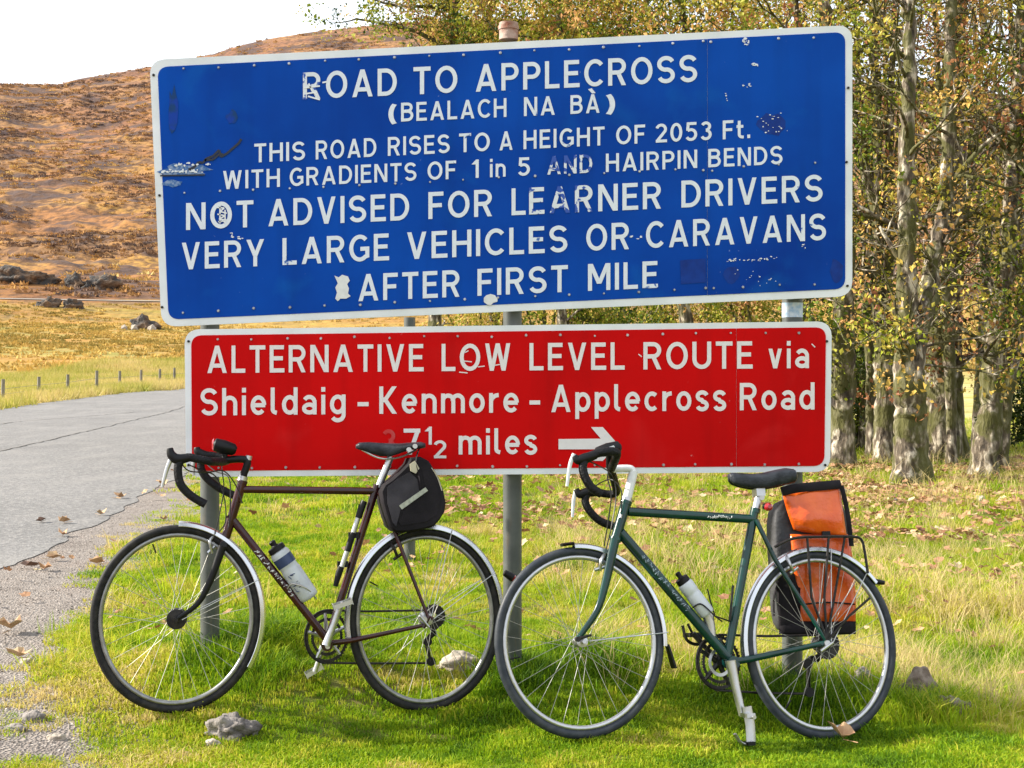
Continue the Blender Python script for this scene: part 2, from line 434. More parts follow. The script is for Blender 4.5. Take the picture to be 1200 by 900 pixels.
def terrain_mat():
    m, nt, b = newmat('moorland')
    tc = N(nt, 'ShaderNodeTexCoord'); o = tc.outputs['Object']
    geo = N(nt, 'ShaderNodeNewGeometry')
    ln = N(nt, 'ShaderNodeVectorMath', operation='LENGTH'); nt.links.new(o, ln.inputs[0]); dist = ln.outputs['Value']
    # near verge turf
    n1 = noise(nt, o, 1.4, 6); n2 = noise(nt, o, 9, 5)
    turf = ramp(nt, n1, [(0.3, (0.07, 0.12, 0.012)), (0.5, (0.13, 0.16, 0.02)), (0.62, (0.19, 0.17, 0.05)), (0.75, (0.22, 0.15, 0.08))])
    turf = mixc(nt, mth(nt, 'MULTIPLY', n2, 0.5), turf, (0.05, 0.045, 0.02))
    # valley field: straw and gold bands
    f1 = noise(nt, o, 0.05, 6, 0.5, mscale=(0.5, 1.6, 1)); f2 = noise(nt, o, 0.35, 6, mscale=(0.6, 1.4, 1))
    field = ramp(nt, f1, [(0.32, (0.24, 0.19, 0.04)), (0.44, (0.38, 0.24, 0.06)), (0.52, (0.40, 0.205, 0.05)), (0.6, (0.32, 0.25, 0.07)), (0.7, (0.19, 0.19, 0.035))])
    field = mixc(nt, ramp(nt, f2, [(0.4, 0.0), (0.75, 0.7)]), field, (0.16, 0.12, 0.045))
    # strip of pale green grass beyond the road
    g1 = noise(nt, o, 0.6, 5)
    strip = ramp(nt, g1, [(0.35, (0.30, 0.28, 0.07)), (0.5, (0.42, 0.36, 0.13)), (0.68, (0.44, 0.34, 0.17))])
    # hill: bracken, heather and rock
    h1 = noise(nt, o, 0.020, 9, 0.3, mscale=(0.8, 1.0, 2.0)); h2 = noise(nt, o, 0.07, 9, 0.2, mscale=(0.75, 1.0, 2.2)); h3 = noise(nt, o, 0.45, 8)
    hill = ramp(nt, h1, [(0.30, (0.20, 0.09, 0.04)), (0.43, (0.31, 0.145, 0.05)), (0.52, (0.39, 0.215, 0.055)), (0.58, (0.33, 0.17, 0.055)), (0.70, (0.20, 0.11, 0.06))])
    up_ = N(nt, 'ShaderNodeMapRange'); up_.inputs['From Min'].default_value = 330; up_.inputs['From Max'].default_value = 640; nt.links.new(dist, up_.inputs['Value'])
    hill = mixc(nt, mth(nt, 'MULTIPLY', up_.outputs['Result'], 0.5), hill, (0.25, 0.125, 0.085))
    hill = mixc(nt, ramp(nt, h2, [(0.50, 0.0), (0.57, .9)]), hill, (0.075, 0.055, 0.055))
    hill = mixc(nt, ramp(nt, h3, [(0.42, 0.8), (0.54, 0.0)]), hill, (0.11, 0.06, 0.035))
    sp = N(nt, 'ShaderNodeSeparateXYZ'); nt.links.new(geo.outputs['Normal'], sp.inputs[0])
    st = ramp(nt, sp.outputs['Z'], [(0.72, 1.0), (0.86, 0.0)])
    hill = mixc(nt, st, hill, (0.09, 0.07, 0.07))
    def band(a, bb):
        mr = N(nt, 'ShaderNodeMapRange'); mr.inputs['From Min'].default_value = a; mr.inputs['From Max'].default_value = bb
        nt.links.new(mth(nt, 'ADD', dist, mth(nt, 'MULTIPLY', mth(nt, 'SUBTRACT', f1, 0.5), a * 0.5)), mr.inputs['Value'])
        return mr.outputs['Result']
    c = mixc(nt, band(26, 36), turf, strip)
    c = mixc(nt, band(72, 92), c, field)
    c = mixc(nt, band(205, 232), c, hill)
    nt.links.new(c, b.inputs['Base Color'])
    b.inputs['Roughness'].default_value = 0.95
    b.inputs['Specular IOR Level'].default_value = 0.15
    hb = mth(nt, 'ADD', mth(nt, 'MULTIPLY', h3, 1.2), mth(nt, 'MULTIPLY', n2, 0.03))
    bp = N(nt, 'ShaderNodeBump'); bp.inputs['Strength'].default_value = 0.6; bp.inputs['Distance'].default_value = 1.0
    nt.links.new(hb, bp.inputs['Height'])
    nt.links.new(bp.outputs['Normal'], b.inputs['Normal'])
    return m
rs = np.concatenate([[0.02], np.arange(0.6, 3, 0.15), np.arange(3, 7, 0.07), np.geomspace(7, 200, 130), np.arange(202, 300, 1.6), np.geomspace(300, 760, 170), np.geomspace(800, 4000, 12)])
az = np.radians(np.concatenate([np.arange(-180, -36, 4), np.arange(-36, 36, 0.16), np.arange(36, 180.1, 4)]))
az[-1] = math.pi
tag(grid_obj('ground', rs, az, terrain_mat()), kind='structure')

def road_mat():
    m, nt, b = newmat('old_asphalt')
    tc = N(nt, 'ShaderNodeTexCoord'); o = tc.outputs['Object']
    v = N(nt, 'ShaderNodeTexVoronoi'); v.inputs['Scale'].default_value = 70; nt.links.new(o, v.inputs['Vector'])
    n1 = noise(nt, o, 0.5, 6); n2 = noise(nt, o, 6, 5)
    c = ramp(nt, n1, [(0.3, (0.135, 0.13, 0.127)), (0.55, (0.168, 0.162, 0.158)), (0.75, (0.205, 0.195, 0.19))])
    c = mixc(nt, ramp(nt, v.outputs['Color'], [(0.1, 0.55), (0.5, 0.0)]), c, (0.075, 0.07, 0.07))
    c = mixc(nt, ramp(nt, v.outputs['Color'], [(0.7, 0.0), (0.95, 0.6)]), c, (0.34, 0.31, 0.28))
    c = mixc(nt, ramp(nt, n2, [(0.6, 0.0), (0.75, 0.5)]), c, (0.10, 0.09, 0.085))
    n3 = noise(nt, o, 28, 8); n4 = noise(nt, o, 2.0, 7, mscale=(1.5, .5, 1))
    c = mixc(nt, ramp(nt, n3, [(0.36, 0.4), (0.5, 0.0)]), c, (0.075, 0.07, 0.068))
    c = mixc(nt, ramp(nt, n3, [(0.52, 0.0), (0.66, 0.4)]), c, (0.34, 0.32, 0.30))
    c = mixc(nt, ramp(nt, n4, [(0.5, 0.0), (0.7, 0.45)]), c, (0.24, 0.225, 0.21))
    nt.links.new(c, b.inputs['Base Color']); b.inputs['Roughness'].default_value = 0.85
    bp = N(nt, 'ShaderNodeBump'); bp.inputs['Strength'].default_value = 0.7; bp.inputs['Distance'].default_value = 0.006
    nt.links.new(v.outputs['Distance'], bp.inputs['Height']); nt.links.new(bp.outputs['Normal'], b.inputs['Normal'])
    return m
def gravel_mat():
    m, nt, b = newmat('gritty_verge')
    tc = N(nt, 'ShaderNodeTexCoord'); o = tc.outputs['Object']
    v = N(nt, 'ShaderNodeTexVoronoi'); v.inputs['Scale'].default_value = 85; nt.links.new(o, v.inputs['Vector'])
    n1 = noise(nt, o, 2.2, 6)
    c = ramp(nt, n1, [(0.3, (0.17, 0.14, 0.12)), (0.5, (0.24, 0.205, 0.18)), (0.7, (0.20, 0.15, 0.12))])
    c = mixc(nt, ramp(nt, v.outputs['Color'], [(0.1, 0.6), (0.45, 0.0)]), c, (0.09, 0.075, 0.065))
    c = mixc(nt, ramp(nt, v.outputs['Color'], [(0.7, 0.0), (0.95, 0.8)]), c, (0.42, 0.37, 0.33))
    nt.links.new(c, b.inputs['Base Color']); b.inputs['Roughness'].default_value = 0.9
    bp = N(nt, 'ShaderNodeBump'); bp.inputs['Strength'].default_value = 0.9; bp.inputs['Distance'].default_value = 0.012
    nt.links.new(v.outputs['Distance'], bp.inputs['Height']); nt.links.new(bp.outputs['Normal'], b.inputs['Normal'])
    return m
def strip_obj(name, ys, xa, xb, nx, mat, off, wob=0.0):
    vs, fs = [], []
    A = xa(ys); B = xb(ys)
    for i, y in enumerate(ys):
        wa = wob * (float(fbm(np.array(y * 2.3), np.array(3.3), 4)) * 2)
        for k in range(nx):
            t = k / (nx - 1)
            x = A[i] + (B[i] - A[i]) * t + wa * t
            vs.append((x, y, 0))
    v = np.array(vs); v[:, 2] = G(v[:, 0], v[:, 1]) + off + 0.0003 * np.hypot(v[:, 0], v[:, 1])
    for i in range(len(ys) - 1):
        for k in range(nx - 1):
            a = i * nx + k
            fs.append((a, a + 1, a + nx + 1, a + nx))
    me = bpy.data.meshes.new(name); me.from_pydata(v.tolist(), [], fs)
    me.polygons.foreach_set('use_smooth', [True] * len(me.polygons)); me.materials.append(mat)
    o = bpy.data.objects.new(name, me); COL.objects.link(o)
    return o
ys1 = np.concatenate([np.arange(-30, 2, 1.0), np.arange(2, 16, 0.1), np.geomspace(16, 130, 120)])
tag(strip_obj('gravel_verge', ys1[ys1 < 26], lambda y: road_near_edge(y) - 0.3, lambda y: grass_edge(y) + 0.25, 26, gravel_mat(), 0.004, 0.25), kind='structure')
tag(strip_obj('road', ys1, road_far_edge, road_near_edge, 60, road_mat(), 0.009, 0.12), kind='structure')
# dark cracks and the ragged worn edge of the tarmac
crk = MB()
def crack(pts, w, seed):
    rnd = random.Random(seed)
    P = []
    for (a, b) in zip(pts[:-1], pts[1:]):
        n = max(2, int((Vector(b) - Vector(a)).length / 0.12))
        for i in range(n):
            t = i / n
            P.append((a[0] + (b[0]-a[0])*t + (fbm(a[1]*3+i*.33, 2.2*seed, 3))*w*3, a[1] + (b[1]-a[1])*t))
    P.append(pts[-1])
    vs, fs = [], []
    for i, (x, y) in enumerate(P):
        ww = w * rnd.uniform(0.5, 1.1)
        for s in (-1, 1):
            vs.append((x + s * ww / 2, y, Gs(x, y) + 0.017 + 0.0004 * math.hypot(x, y)))
        if i: fs.append((2*i-2, 2*i-1, 2*i+1, 2*i))
    crk.add(vs, fs)
crack([(-6.4, 9), (-6.8, 14), (-7.1, 17.9), (-7.8, 24), (-9.2, 36), (-11, 48)], 0.055, 3)
crack([(-11.5, 22), (-10.5, 27), (-9.6, 33)], 0.05, 5)
crack([(-8.6, 15), (-9.3, 20), (-10.5, 27)], 0.05, 8)
tag(crk.build('road_crack', simple('dark_crack', (0.165, 0.155, 0.147), 0.95)), kind='stuff')

# far road cut into the foot of the hill
fr = MB(); vs = []; fs = []
azs = np.radians(np.arange(-34, -2, 0.25))
for i, a in enumerate(azs):
    for k, r in enumerate((226.5, 231.0)):
        x, y = r * math.sin(a), r * math.cos(a)
        vs.append((x, y, max(Gs(x, y), 0) + 0.14))
    if i: fs.append((2*i-2, 2*i-1, 2*i+1, 2*i))
fr.add(vs, fs)
tag(fr.build('far_road', simple('far_road_asphalt', (0.30, 0.27, 0.23), 0.9, var=0.2, scale=0.3)), kind='structure')

# ------------------------------------------------------------------ stroke lettering
TW = 0.152; h_ = TW / 2
def A_(cx, cy, rx, ry, a0, a1, n=14):
    return [(cx + rx * math.cos(R(a0 + (a1 - a0) * i / n)), cy + ry * math.sin(R(a0 + (a1 - a0) * i / n))) for i in range(n + 1)]
hx = 0.098
def glyphs():
    g = {}
    h = h_
    V = lambda x, a=0, b=1: ('l', [(x, a), (x, b)])
    H = lambda y, a, b: ('l', [(a, y), (b, y)])
    g['A'] = (.80, [('d', (hx, 0), (.40, 1)), ('d', (.80-hx, 0), (.40, 1)), H(.27, .17, .63)])
    g['B'] = (.68, [V(h), ('l', [(h, 1-h), (.34, 1-h)] + A_(.38, .735, .68-h-.42, .183, 90, -90) + [(h, .552)]), ('l', [(h, .53), (.36, .53)] + A_(.37, .306, .68-h-.37, .223, 90, -90) + [(h, h)])])
    g['C'] = (.72, [('l', A_(.40, .5, .40-h, .5-h, 42, 318, 26))])
    g['D'] = (.72, [V(h), ('l', [(h, 1-h), (.30, 1-h)] + A_(.30, .5, .72-h-.30, .5-h, 90, -90, 20) + [(h, h)])])
    g['E'] = (.58, [V(h), H(1-h, 0, .56), H(.52, 0, .52), H(h, 0, .58)])
    g['F'] = (.56, [V(h), H(1-h, 0, .56), H(.50, 0, .50)])
    g['G'] = (.76, [('l', A_(.40, .5, .40-h, .5-h, 45, 310, 26) + [(.76-h, .20), (.76-h, .47), (.42, .47)])])
    g['H'] = (.70, [V(h), V(.70-h), H(.52, 0, .70)])
    g['I'] = (TW, [V(h)])
    g['K'] = (.70, [V(h), ('d', (.70-hx-.01, 0), (.17, .60)), ('d', (.16, .42), (.68-hx, 1))])
    g['L'] = (.54, [V(h), H(h, 0, .54)])
    g['M'] = (.84, [V(h), V(.84-h), ('d', (.42, .25), (.10, 1)), ('d', (.42, .25), (.74, 1))])
    g['N'] = (.72, [V(h), V(.72-h), ('d', (.72-hx, 0), (hx, 1))])
    g['O'] = (.80, [('c', A_(.40, .5, .40-h, .5-h, 0, 345, 23))])
    g['P'] = (.64, [V(h), ('l', [(h, 1-h), (.34, 1-h)] + A_(.34, .69, .64-h-.34, .31-h, 90, -90) + [(h, .38+h)])])
    g['R'] = (.68, [V(h), ('l', [(h, 1-h), (.34, 1-h)] + A_(.36, .70, .66-h-.36, .30-h, 90, -90) + [(h, .40+h)]), ('d', (.68-hx, 0), (.38, .44))])
    g['S'] = (.66, [('l', A_(.33, .71, .33-h, .29-h, 22, 262, 18) + A_(.33, .29, .33-h, .29-h, 82, -158, 18))])
    g['T'] = (.62, [V(.31), H(1-h, 0, .62)])
    g['U'] = (.70, [('l', [(h, 1), (h, .36)] + A_(.35, .36, .35-h, .36-h, 180, 360, 16) + [(.70-h, 1)])])
    g['V'] = (.74, [('d', (.37, 0), (hx, 1)), ('d', (.37, 0), (.74-hx, 1))])
    g['W'] = (1.02, [('d', (.28, 0), (hx, 1)), ('d', (.28, 0), (.51, 1)), ('d', (.74, 0), (.51, 1)), ('d', (.74, 0), (1.02-hx, 1))])
    g['Y'] = (.72, [V(.36, 0, .46), ('d', (.36, .38), (hx, 1)), ('d', (.36, .38), (.72-hx, 1))])
    g['0'] = (.62, [('c', A_(.31, .5, .31-h, .5-h, 0, 345, 23))])
    g['1'] = (.32, [V(.32-h), ('d', (.06, .74), (.24, .95))])
    g['2'] = (.60, [('l', A_(.30, .70, .30-h, .30-h, 165, -35, 16) + [(.10, h+.02)]), H(h, .02, .60)])
    g['3'] = (.58, [('l', A_(.28, .735, .27-h, .265-h, 155, -90, 14)), ('l', A_(.28, .30, .30-h, .30-h, 90, -155, 16))])
    g['5'] = (.60, [H(1-h, .08, .56), ('l', [(.14, 1), (.11, .55)]), ('l', [(.11, .56)] + A_(.28, .34, .32-h, .34-h, 110, -150, 16))])
    g['7'] = (.58, [H(1-h, 0, .58), ('d', (.20, 0), (.48, .88))])
    g['('] = (.26, [('l', A_(.42, .42, .34, .70, 132, 228, 12))])
    g[')'] = (.26, [('l', A_(-.16, .42, .34, .70, 48, -48, 12))])
    g['-'] = (.38, [H(.36, 0, .38)])
    g['.'] = (.19, [('l', [(.095, 0), (.095, .19)])])
    g['`'] = (0.0, [])
    x = .72
    g['a'] = (.56, [V(.56-h, 0, .52), ('l', A_(.28, x-h-.20, .28-h, .20, 150, 0, 10)), ('c', A_(.28, .22, .28-h, .22-h, 0, 345, 18))])
    g['c'] = (.54, [('l', A_(.30, x/2, .30-h, x/2-h, 48, 312, 20))])
    g['d'] = (.60, [V(.60-h), ('c', A_(.30, x/2, .30-h, x/2-h, 0, 345, 20))])
    g['e'] = (.60, [('l', A_(.30, x/2, .30-h, x/2-h, 0, 318, 20)), H(.36, .1, .56)])
    g['g'] = (.60, [('l', [(.60-h, x), (.60-h, -.02)] + A_(.30, -.02, .30-h, .20, 0, -150, 12)), ('c', A_(.30, x/2, .30-h, x/2-h, 0, 345, 20))])
    g['h'] = (.58, [V(h), ('l', A_(.29, .43, .29-h, .29-h, 180, 0, 12) + [(.58-h, 0)])])
    g['i'] = (TW+.02, [V(h+.01, 0, x), V(h+.01, .83, 1.0)])
    g['l'] = (.26, [('l', [(h, 1), (h, .2)] + A_(.26, .2, .26-h, .2-h, 180, 262, 6))])
    g['m'] = (.92, [V(h, 0, x), ('l', A_(.275, .45, .275-h, .27-h, 180, 0, 12) + [(.55-h, 0)]), ('l', A_(.645, .45, .275-h, .27-h, 180, 0, 12) + [(.92-h, 0)])])
    g['n'] = (.58, [V(h, 0, x), ('l', A_(.29, .43, .29-h, .29-h, 180, 0, 12) + [(.58-h, 0)])])
    g['o'] = (.60, [('c', A_(.30, x/2, .30-h, x/2-h, 0, 345, 20))])
    g['p'] = (.60, [V(h, -.26, x), ('c', A_(.30, x/2, .30-h, x/2-h, 0, 345, 20))])
    g['r'] = (.38, [V(h, 0, x), ('l', A_(.36, .38, .36-h, .34-h, 180, 88, 8))])
    g['s'] = (.52, [('l', A_(.26, x*.735, .26-h, .26*x-h*.62, 15, 265, 14) + A_(.26, x*.265, .26-h, .26*x-h*.62, 85, -165, 14))])
    g['t'] = (.38, [('l', [(.14, .95), (.14, .22)] + A_(.30, .22, .16, .22-h, 180, 270, 6) + [(.38, h)]), H(x-h, 0, .36)])
    g['v'] = (.58, [('d', (.29, 0), (hx, x)), ('d', (.29, 0), (.58-hx, x))])
    return g
GL = glyphs()
def ribbon(pts, t, closed=False):
    q = [pts[0]]
    for p in pts[1:]:
        if math.hypot(p[0]-q[-1][0], p[1]-q[-1][1]) > 1e-4: q.append(p)
    pts = q
    n = len(pts); L = []; Rr = []
    for i in range(n):
        if closed: a, b = pts[i-1], pts[(i+1) % n]; p = pts[i]; d1 = (p[0]-a[0], p[1]-a[1]); d2 = (b[0]-p[0], b[1]-p[1])
        else:
            p = pts[i]
            d1 = (p[0]-pts[i-1][0], p[1]-pts[i-1][1]) if i else (pts[1][0]-p[0], pts[1][1]-p[1])
            d2 = (pts[i+1][0]-p[0], pts[i+1][1]-p[1]) if i < n-1 else d1
        def nm(d):
            l = math.hypot(*d) or 1e-9; return (-d[1]/l, d[0]/l)
        n1, n2 = nm(d1), nm(d2)
        m = (n1[0]+n2[0], n1[1]+n2[1]); l = math.hypot(*m) or 1e-6; m = (m[0]/l, m[1]/l)
        k = min(1.6, 1 / max(0.3, m[0]*n1[0]+m[1]*n1[1])) * t / 2
        L.append((p[0]+m[0]*k, p[1]+m[1]*k)); Rr.append((p[0]-m[0]*k, p[1]-m[1]*k))
    quads = []
    for i in range(n if closed else n-1):
        j = (i+1) % n
        quads.append((L[i], Rr[i], Rr[j], L[j]))
    return quads
def glyph_quads(ch):
    out = []
    for s in GL[ch][1]:
        if s[0] == 'l': out.append(ribbon(s[1], TW))
        elif s[0] == 'c': out.append(ribbon(s[1], TW, True))
        else:
            (x0, y0), (x1, y1) = s[1], s[2]
            q = TW / 2 * math.hypot(x1-x0, y1-y0) / abs(y1-y0)
            q = min(q, .13)
            out.append([((x0-q, y0), (x0+q, y0), (x1+q, y1), (x1-q, y1))])
    return out
GAP = 0.17
class Face:
    """flat sign face at distance Y; lettering given by picture pixels"""
    def __init__(self, Y): self.Y = Y
    def word(self, out, txt, x0, x1, base, hgt, lift=0.0, grave=None):
        ws = [GL[c][0] for c in txt]
        tot = sum(ws) + GAP * (len(txt) - 1)
        kx = (x1 - x0) / tot
        x = 0.0; layer = 0
        for i, c in enumerate(txt):
            mb = MB(); out.append(mb)
            for q in glyph_quads(c):
                d = self.Y - 0.0002 * (layer % 4) - lift; layer += 1
                vs = []; fs = []
                for quad in q:
                    b = len(vs)
                    for (gx, gy) in quad:
                        px = x0 + (x + gx) * kx
                        vs.append(W2(px, base(px) - gy * hgt, self.Y, d))
                    fs.append((b, b+1, b+2, b+3))
                mb.add(vs, fs)
            x += ws[i] + GAP
        return out
def W2(px, py, Y, d):
    p = W(px, py, Y); return (p.x, d, p.z)

def round_poly(c, rad, n=6):
    out = []
    m = len(c)
    for i in range(m):
        p = Vector((c[i][0], c[i][1])); a = Vector((c[i-1][0], c[i-1][1])); b = Vector((c[(i+1) % m][0], c[(i+1) % m][1]))
        r = rad[i]
        if r <= 0: out.append((p.x, p.y)); continue
        pa = p + (a-p).normalized() * r; pb = p + (b-p).normalized() * r
        for k in range(n+1):
            t = k / n
            q = pa * (1-t)**2 + p * (2*t*(1-t)*0.9 + 0) + pb * t**2 + (pa + pb) * (0.5 * 2*t*(1-t)*0.1)
            out.append((q.x, q.y))
    return out
def px_slab(mb, poly, Y, d0, d1):
    P = [W(x, y, Y) for x, y in poly]
    P = P[::-1]
    mb.slab([(p.x, 0, p.z) for p in P], (0, d0, 0), (0, d1, 0))
    return mb

YS = 4.985
def build_sign(name, label, corners, inset, seam, facemat, z0):
    root = empty(name, (W(600, z0, YS).x, YS, W(600, z0, YS).z), label, 'sign')
    off = root.location
    c = corners
    b = MB(); px_slab(b, round_poly(c, [17]*4), YS, YS+.002, YS+.026)
    b.build('border', M['edge'], root, off=off, smooth=False)
    TL, TR, BR, BL = [Vector(p) for p in c]
    i = inset
    tl, tr, br, bl = TL+Vector((i+1, i)), TR+Vector((-i, i)), BR+Vector((-i, -i)), BL+Vector((i, -i))
    t = (seam - tl.x) / (tr.x - tl.x)
    st = tl.lerp(tr, t); sb = bl.lerp(br, (seam - bl.x) / (br.x - bl.x))
    e = Vector((0.16, 0))
    p1 = MB(); px_slab(p1, round_poly([tl, st-e, sb-e, bl], [12, 0, 0, 12]), YS, YS, YS+.0035)
    p2 = MB(); px_slab(p2, round_poly([st+e, tr, br, sb+e], [0, 12, 12, 0]), YS, YS-.001, YS+.0035)
    p1.build('sign_panel', facemat, root, off=off, smooth=False)
    p2.build('sign_panel', facemat, root, off=off, smooth=False)
    # aluminium channels clamped across the back
    for fy in (0.2, 0.8):
        a = TL.lerp(BL, fy) + Vector((12, 0)); d = TR.lerp(BR, fy) - Vector((12, 0))
        A = W(a.x, a.y, YS); D = W(d.x, d.y, YS)
        ch = MB(); ch.box(((A.x+D.x)/2, YS+.034, (A.z+D.z)/2), ((D-A).length, .015, .045), ((D-A).normalized(), Vector((0,1,0)), (D-A).normalized().cross(Vector((0,1,0)))))
        ch.build('back_channel', M['alu'], root, off=off, smooth=False)
    return root
blue = build_sign('road_sign', 'big blue warning sign with white lettering ROAD TO APPLECROSS, above the red sign',
                  [(175, 70), (999, 29), (999, 347), (189, 383)], 8.5, 829, M['blue'], 383)
red = build_sign('road_sign', 'red sign with white lettering ALTERNATIVE LOW LEVEL ROUTE and an arrow, below the blue sign',
                 [(216, 386), (975, 376.5), (973, 553), (218, 559)], 7.0, 863, M['redface'], 559)
FB = Face(YS - .0022)
def line(x0, y0, sl): return lambda x: y0 - sl * (x - x0)
L1 = line(355, 116.5, .0445); L2 = line(470, 142.5, .0446); L3 = line(302, 190.3, .0495); L4 = line(268, 221.6, .0453)
L5 = line(220, 269.5, .0453); L6 = line(223, 315.6, .0460); L7 = line(425, 352.8, .0450)
LN = [
 (L1, 32.0, [('OAD', 382, 465), ('TO', 484.5, 536), ('APPLECROSS', 557, 817)]),
 (L2, 22.0, [('(', 455, 465), ('BEALACH', 470, 593.5), ('NA', 614, 650.5), ('BA', 668.5, 703), (')', 710, 721)]),
 (L3, 22.0, [('THIS', 298, 357.5), ('ROAD', 370, 441), ('RISES', 454.5, 527), ('TO', 538, 574), ('A', 585, 601), ('HEIGHT', 613.5, 708.5), ('OF', 722, 756), ('2053', 768, 834), ('Ft.', 847, 879.5)]),
 (L4, 21.5, [('WITH', 261, 328), ('GRADIENTS', 339.5, 488), ('OF', 501, 534.5), ('1', 553.5, 561), ('in', 574, 592.5), ('5', 607, 621), ('HAIRPIN', 710, 817), ('BENDS', 830, 917)]),
 (L5, 31.5, [('NOT', 218, 297), ('ADVISED', 314, 479.5), ('FOR', 502, 577), ('L', 599.5, 616), ('NER', 701, 775), ('DRIVERS', 798.5, 964)]),
 (L6, 31.5, [('VERY', 212.5, 310), ('LARGE', 331, 456), ('VEHICLES', 476.5, 665), ('OR', 687, 737.5), ('CARAVANS', 757, 968)]),
 (L7, 31.5, [('AFTER', 419.5, 539), ('FIRST', 559.5, 665.5), ('MILE', 689, 771)]),
]
for base, hg, words in LN:
    out = []
    for t, a, b in words: FB.word(out, t, a, b, base, hg)
    if base is L2:   # grave accent
        mb = MB(); out.append(mb)
        vs = [W2(689, 104.6, FB.Y, FB.Y), W2(694, 109.6, FB.Y, FB.Y), W2(698, 109, FB.Y, FB.Y), W2(693.5, 103.4, FB.Y, FB.Y)]
        mb.add(vs, [(3, 2, 1, 0)])
    for mb in out: mb.build('letter', M['vinyl_blue'], blue, off=blue.location, smooth=False)
out = []
FB.word(out, 'R', 355, 376, L1, 31.5); FB.word(out, 'AND', 641, 694, L4, 21.5); FB.word(out, 'EAR', 620, 695, L5, 31.5)
for mb in out: tag(mb.build('letter', M['vinyl_blue_worn'], blue, off=blue.location, smooth=False), 'peeling white letter')
def blob(name, mat, pts, parent, lift, smooth=False, Y=YS):
    mb = MB(); d = YS - lift
    mb.add([W2(x, y, Y, d) for x, y in pts], [tuple(range(len(pts)))[::-1]])
    return mb.build(name, mat, parent, off=parent.location, smooth=False)
def irr(cx, cy, rx, ry, n=14, j=0.25, seed=1):
    r = random.Random(seed); return [(cx + rx*math.cos(2*math.pi*k/n)*(1+r.uniform(-j, j)), cy + ry*math.sin(2*math.pi*k/n)*(1+r.uniform(-j, j))) for k in range(n)]
blob('torn_sticker', M['white'], [(392,323),(397,325),(401,322),(408,324),(410,329),(407,333),(409,338),(408,344),(411,347),(406,350),(399,350),(396,353),(393,350),(395,343),(393,337),(396,332)], blue, .0032)
blob('torn_sticker', M['white'], [(567,354),(567,349),(570,346),(575,344.5),(580,346),(583,350),(583,353.5),(578,355),(575,358),(571,357)], blue, .0034)
blob('smudge', M['smudge'], irr(216, 199, 27, 7, 18, .3, 2), blue, .0016)
blob('smudge', M['smudge'], irr(203, 215, 11, 4, 12, .3, 3), blue, .0016)
blob('smudge', M['smudge'], irr(905, 146, 17, 13, 16, .2, 4), blue, .0016).data.materials[0] = M['darkpatch']
blob('faded_patch', M['darkpatch'], [(797,305),(827,303),(827,331),(798,333)], blue, .0016)
blob('faded_patch', M['darkpatch'], irr(857, 322, 9, 10, 12, .2, 6), blue, .0018)
blob('faded_patch', M['darkpatch'], irr(980, 318, 8, 14, 12, .2, 7), blue, .0018)
blob('algae_stain', M['darkgreenpatch'], irr(203, 132, 7, 26, 14, .3, 8), blue, .0016)
blob('algae_stain', M['darkgreenpatch'], irr(272, 138, 7, 8, 12, .3, 9), blue, .0016)
sc = MB()
def scr(mb, pts, w, lift=.0036, Y=YS):
    P = [W2(x, y, Y, YS - lift) for x, y in pts]
    for k, (a, b) in enumerate(zip(P[:-1], P[1:])):
        a = Vector(a); b = Vector(b); t = (b-a).normalized(); n = Vector((-t.z, 0, t.x)) * w/2
        s = Vector((0, -0.0001*(k % 3), 0))
        mb.add([a-n+s, b-n+s, b+n+s, a+n+s], [(0,1,2,3)])
scr(sc, [(221,199),(228,196),(233,190),(238,191),(242,186),(250,183),(257,176),(259,184),(266,180),(273,174),(280,168),(283,163)], .009)
scr(sc, [(240,188),(250,187),(258,180),(263,182)], .008)
scr(sc, [(188,206),(240,205)], .006)
sc.build('scratch', M['scratch'], blue, off=blue.location, smooth=False)
sc = MB()
def chips(mb, pts, w, n, jit, seed):
    r = random.Random(seed)
    for k in range(n):
        t = r.random()*(len(pts)-1); i = int(t); f = t-i
        x = pts[i][0]+(pts[i+1][0]-pts[i][0])*f+r.gauss(0, jit); y = pts[i][1]+(pts[i+1][1]-pts[i][1])*f+r.gauss(0, jit)
        q = irr(x, y, w*r.uniform(.4, 1.5), w*r.uniform(.3, .9), 6, .45, seed*100+k)
        mb.add([W2(a_, b_, YS, YS-.0036-.00004*k) for a_, b_ in q], [tuple(range(6))[::-1]])
for k, (pts, w, n, j) in enumerate([([(190,201),(238,201)], 1.6, 34, 1.0), ([(206,194),(222,191)], 1.5, 9, .8), ([(228,193),(246,192)], 1.5, 9, .8), ([(853,305),(909,303)], .9, 30, .9),
        ([(941,285),(945,292)], .9, 6, .8), ([(871,101),(880,100)], 1.2, 6, .8), ([(881,75),(886,76)], 1.6, 6, 1.0), ([(872,47),(878,52)], 1.6, 9, 1.6), ([(738,278),(742,277)], 1.4, 4, .5),
        ([(747,280),(752,277)], 1.4, 4, .5), ([(853,314),(915,336)], .8, 16, 5), ([(895,140),(920,150)], .9, 22, 6), ([(850,108),(852,120)], .8, 6, .6), ([(270,275),(285,280)], 1.4, 10, 1.5)]):
    chips(sc, pts, w, n, j, 300+k)
# scribble inside the O of NOT
for pts in ([(254,243),(263,244),(258,248),(266,250)], [(255,251),(264,253),(257,257),(266,258)], [(256,260),(262,259),(265,262)], [(258,241),(258,262)], [(264,246),(264,261)]):
    scr(sc, pts, .0055)
for pts in ([(356,103),(375,101)], [(362,98),(366,107),(372,112)], [(359,110),(372,108)], [(378,97),(383,96)], [(361,113),(375,117)]):
    scr(sc, pts, .006)
sc.build('scuff_mark', M['edge'], blue, off=blue.location, smooth=False)

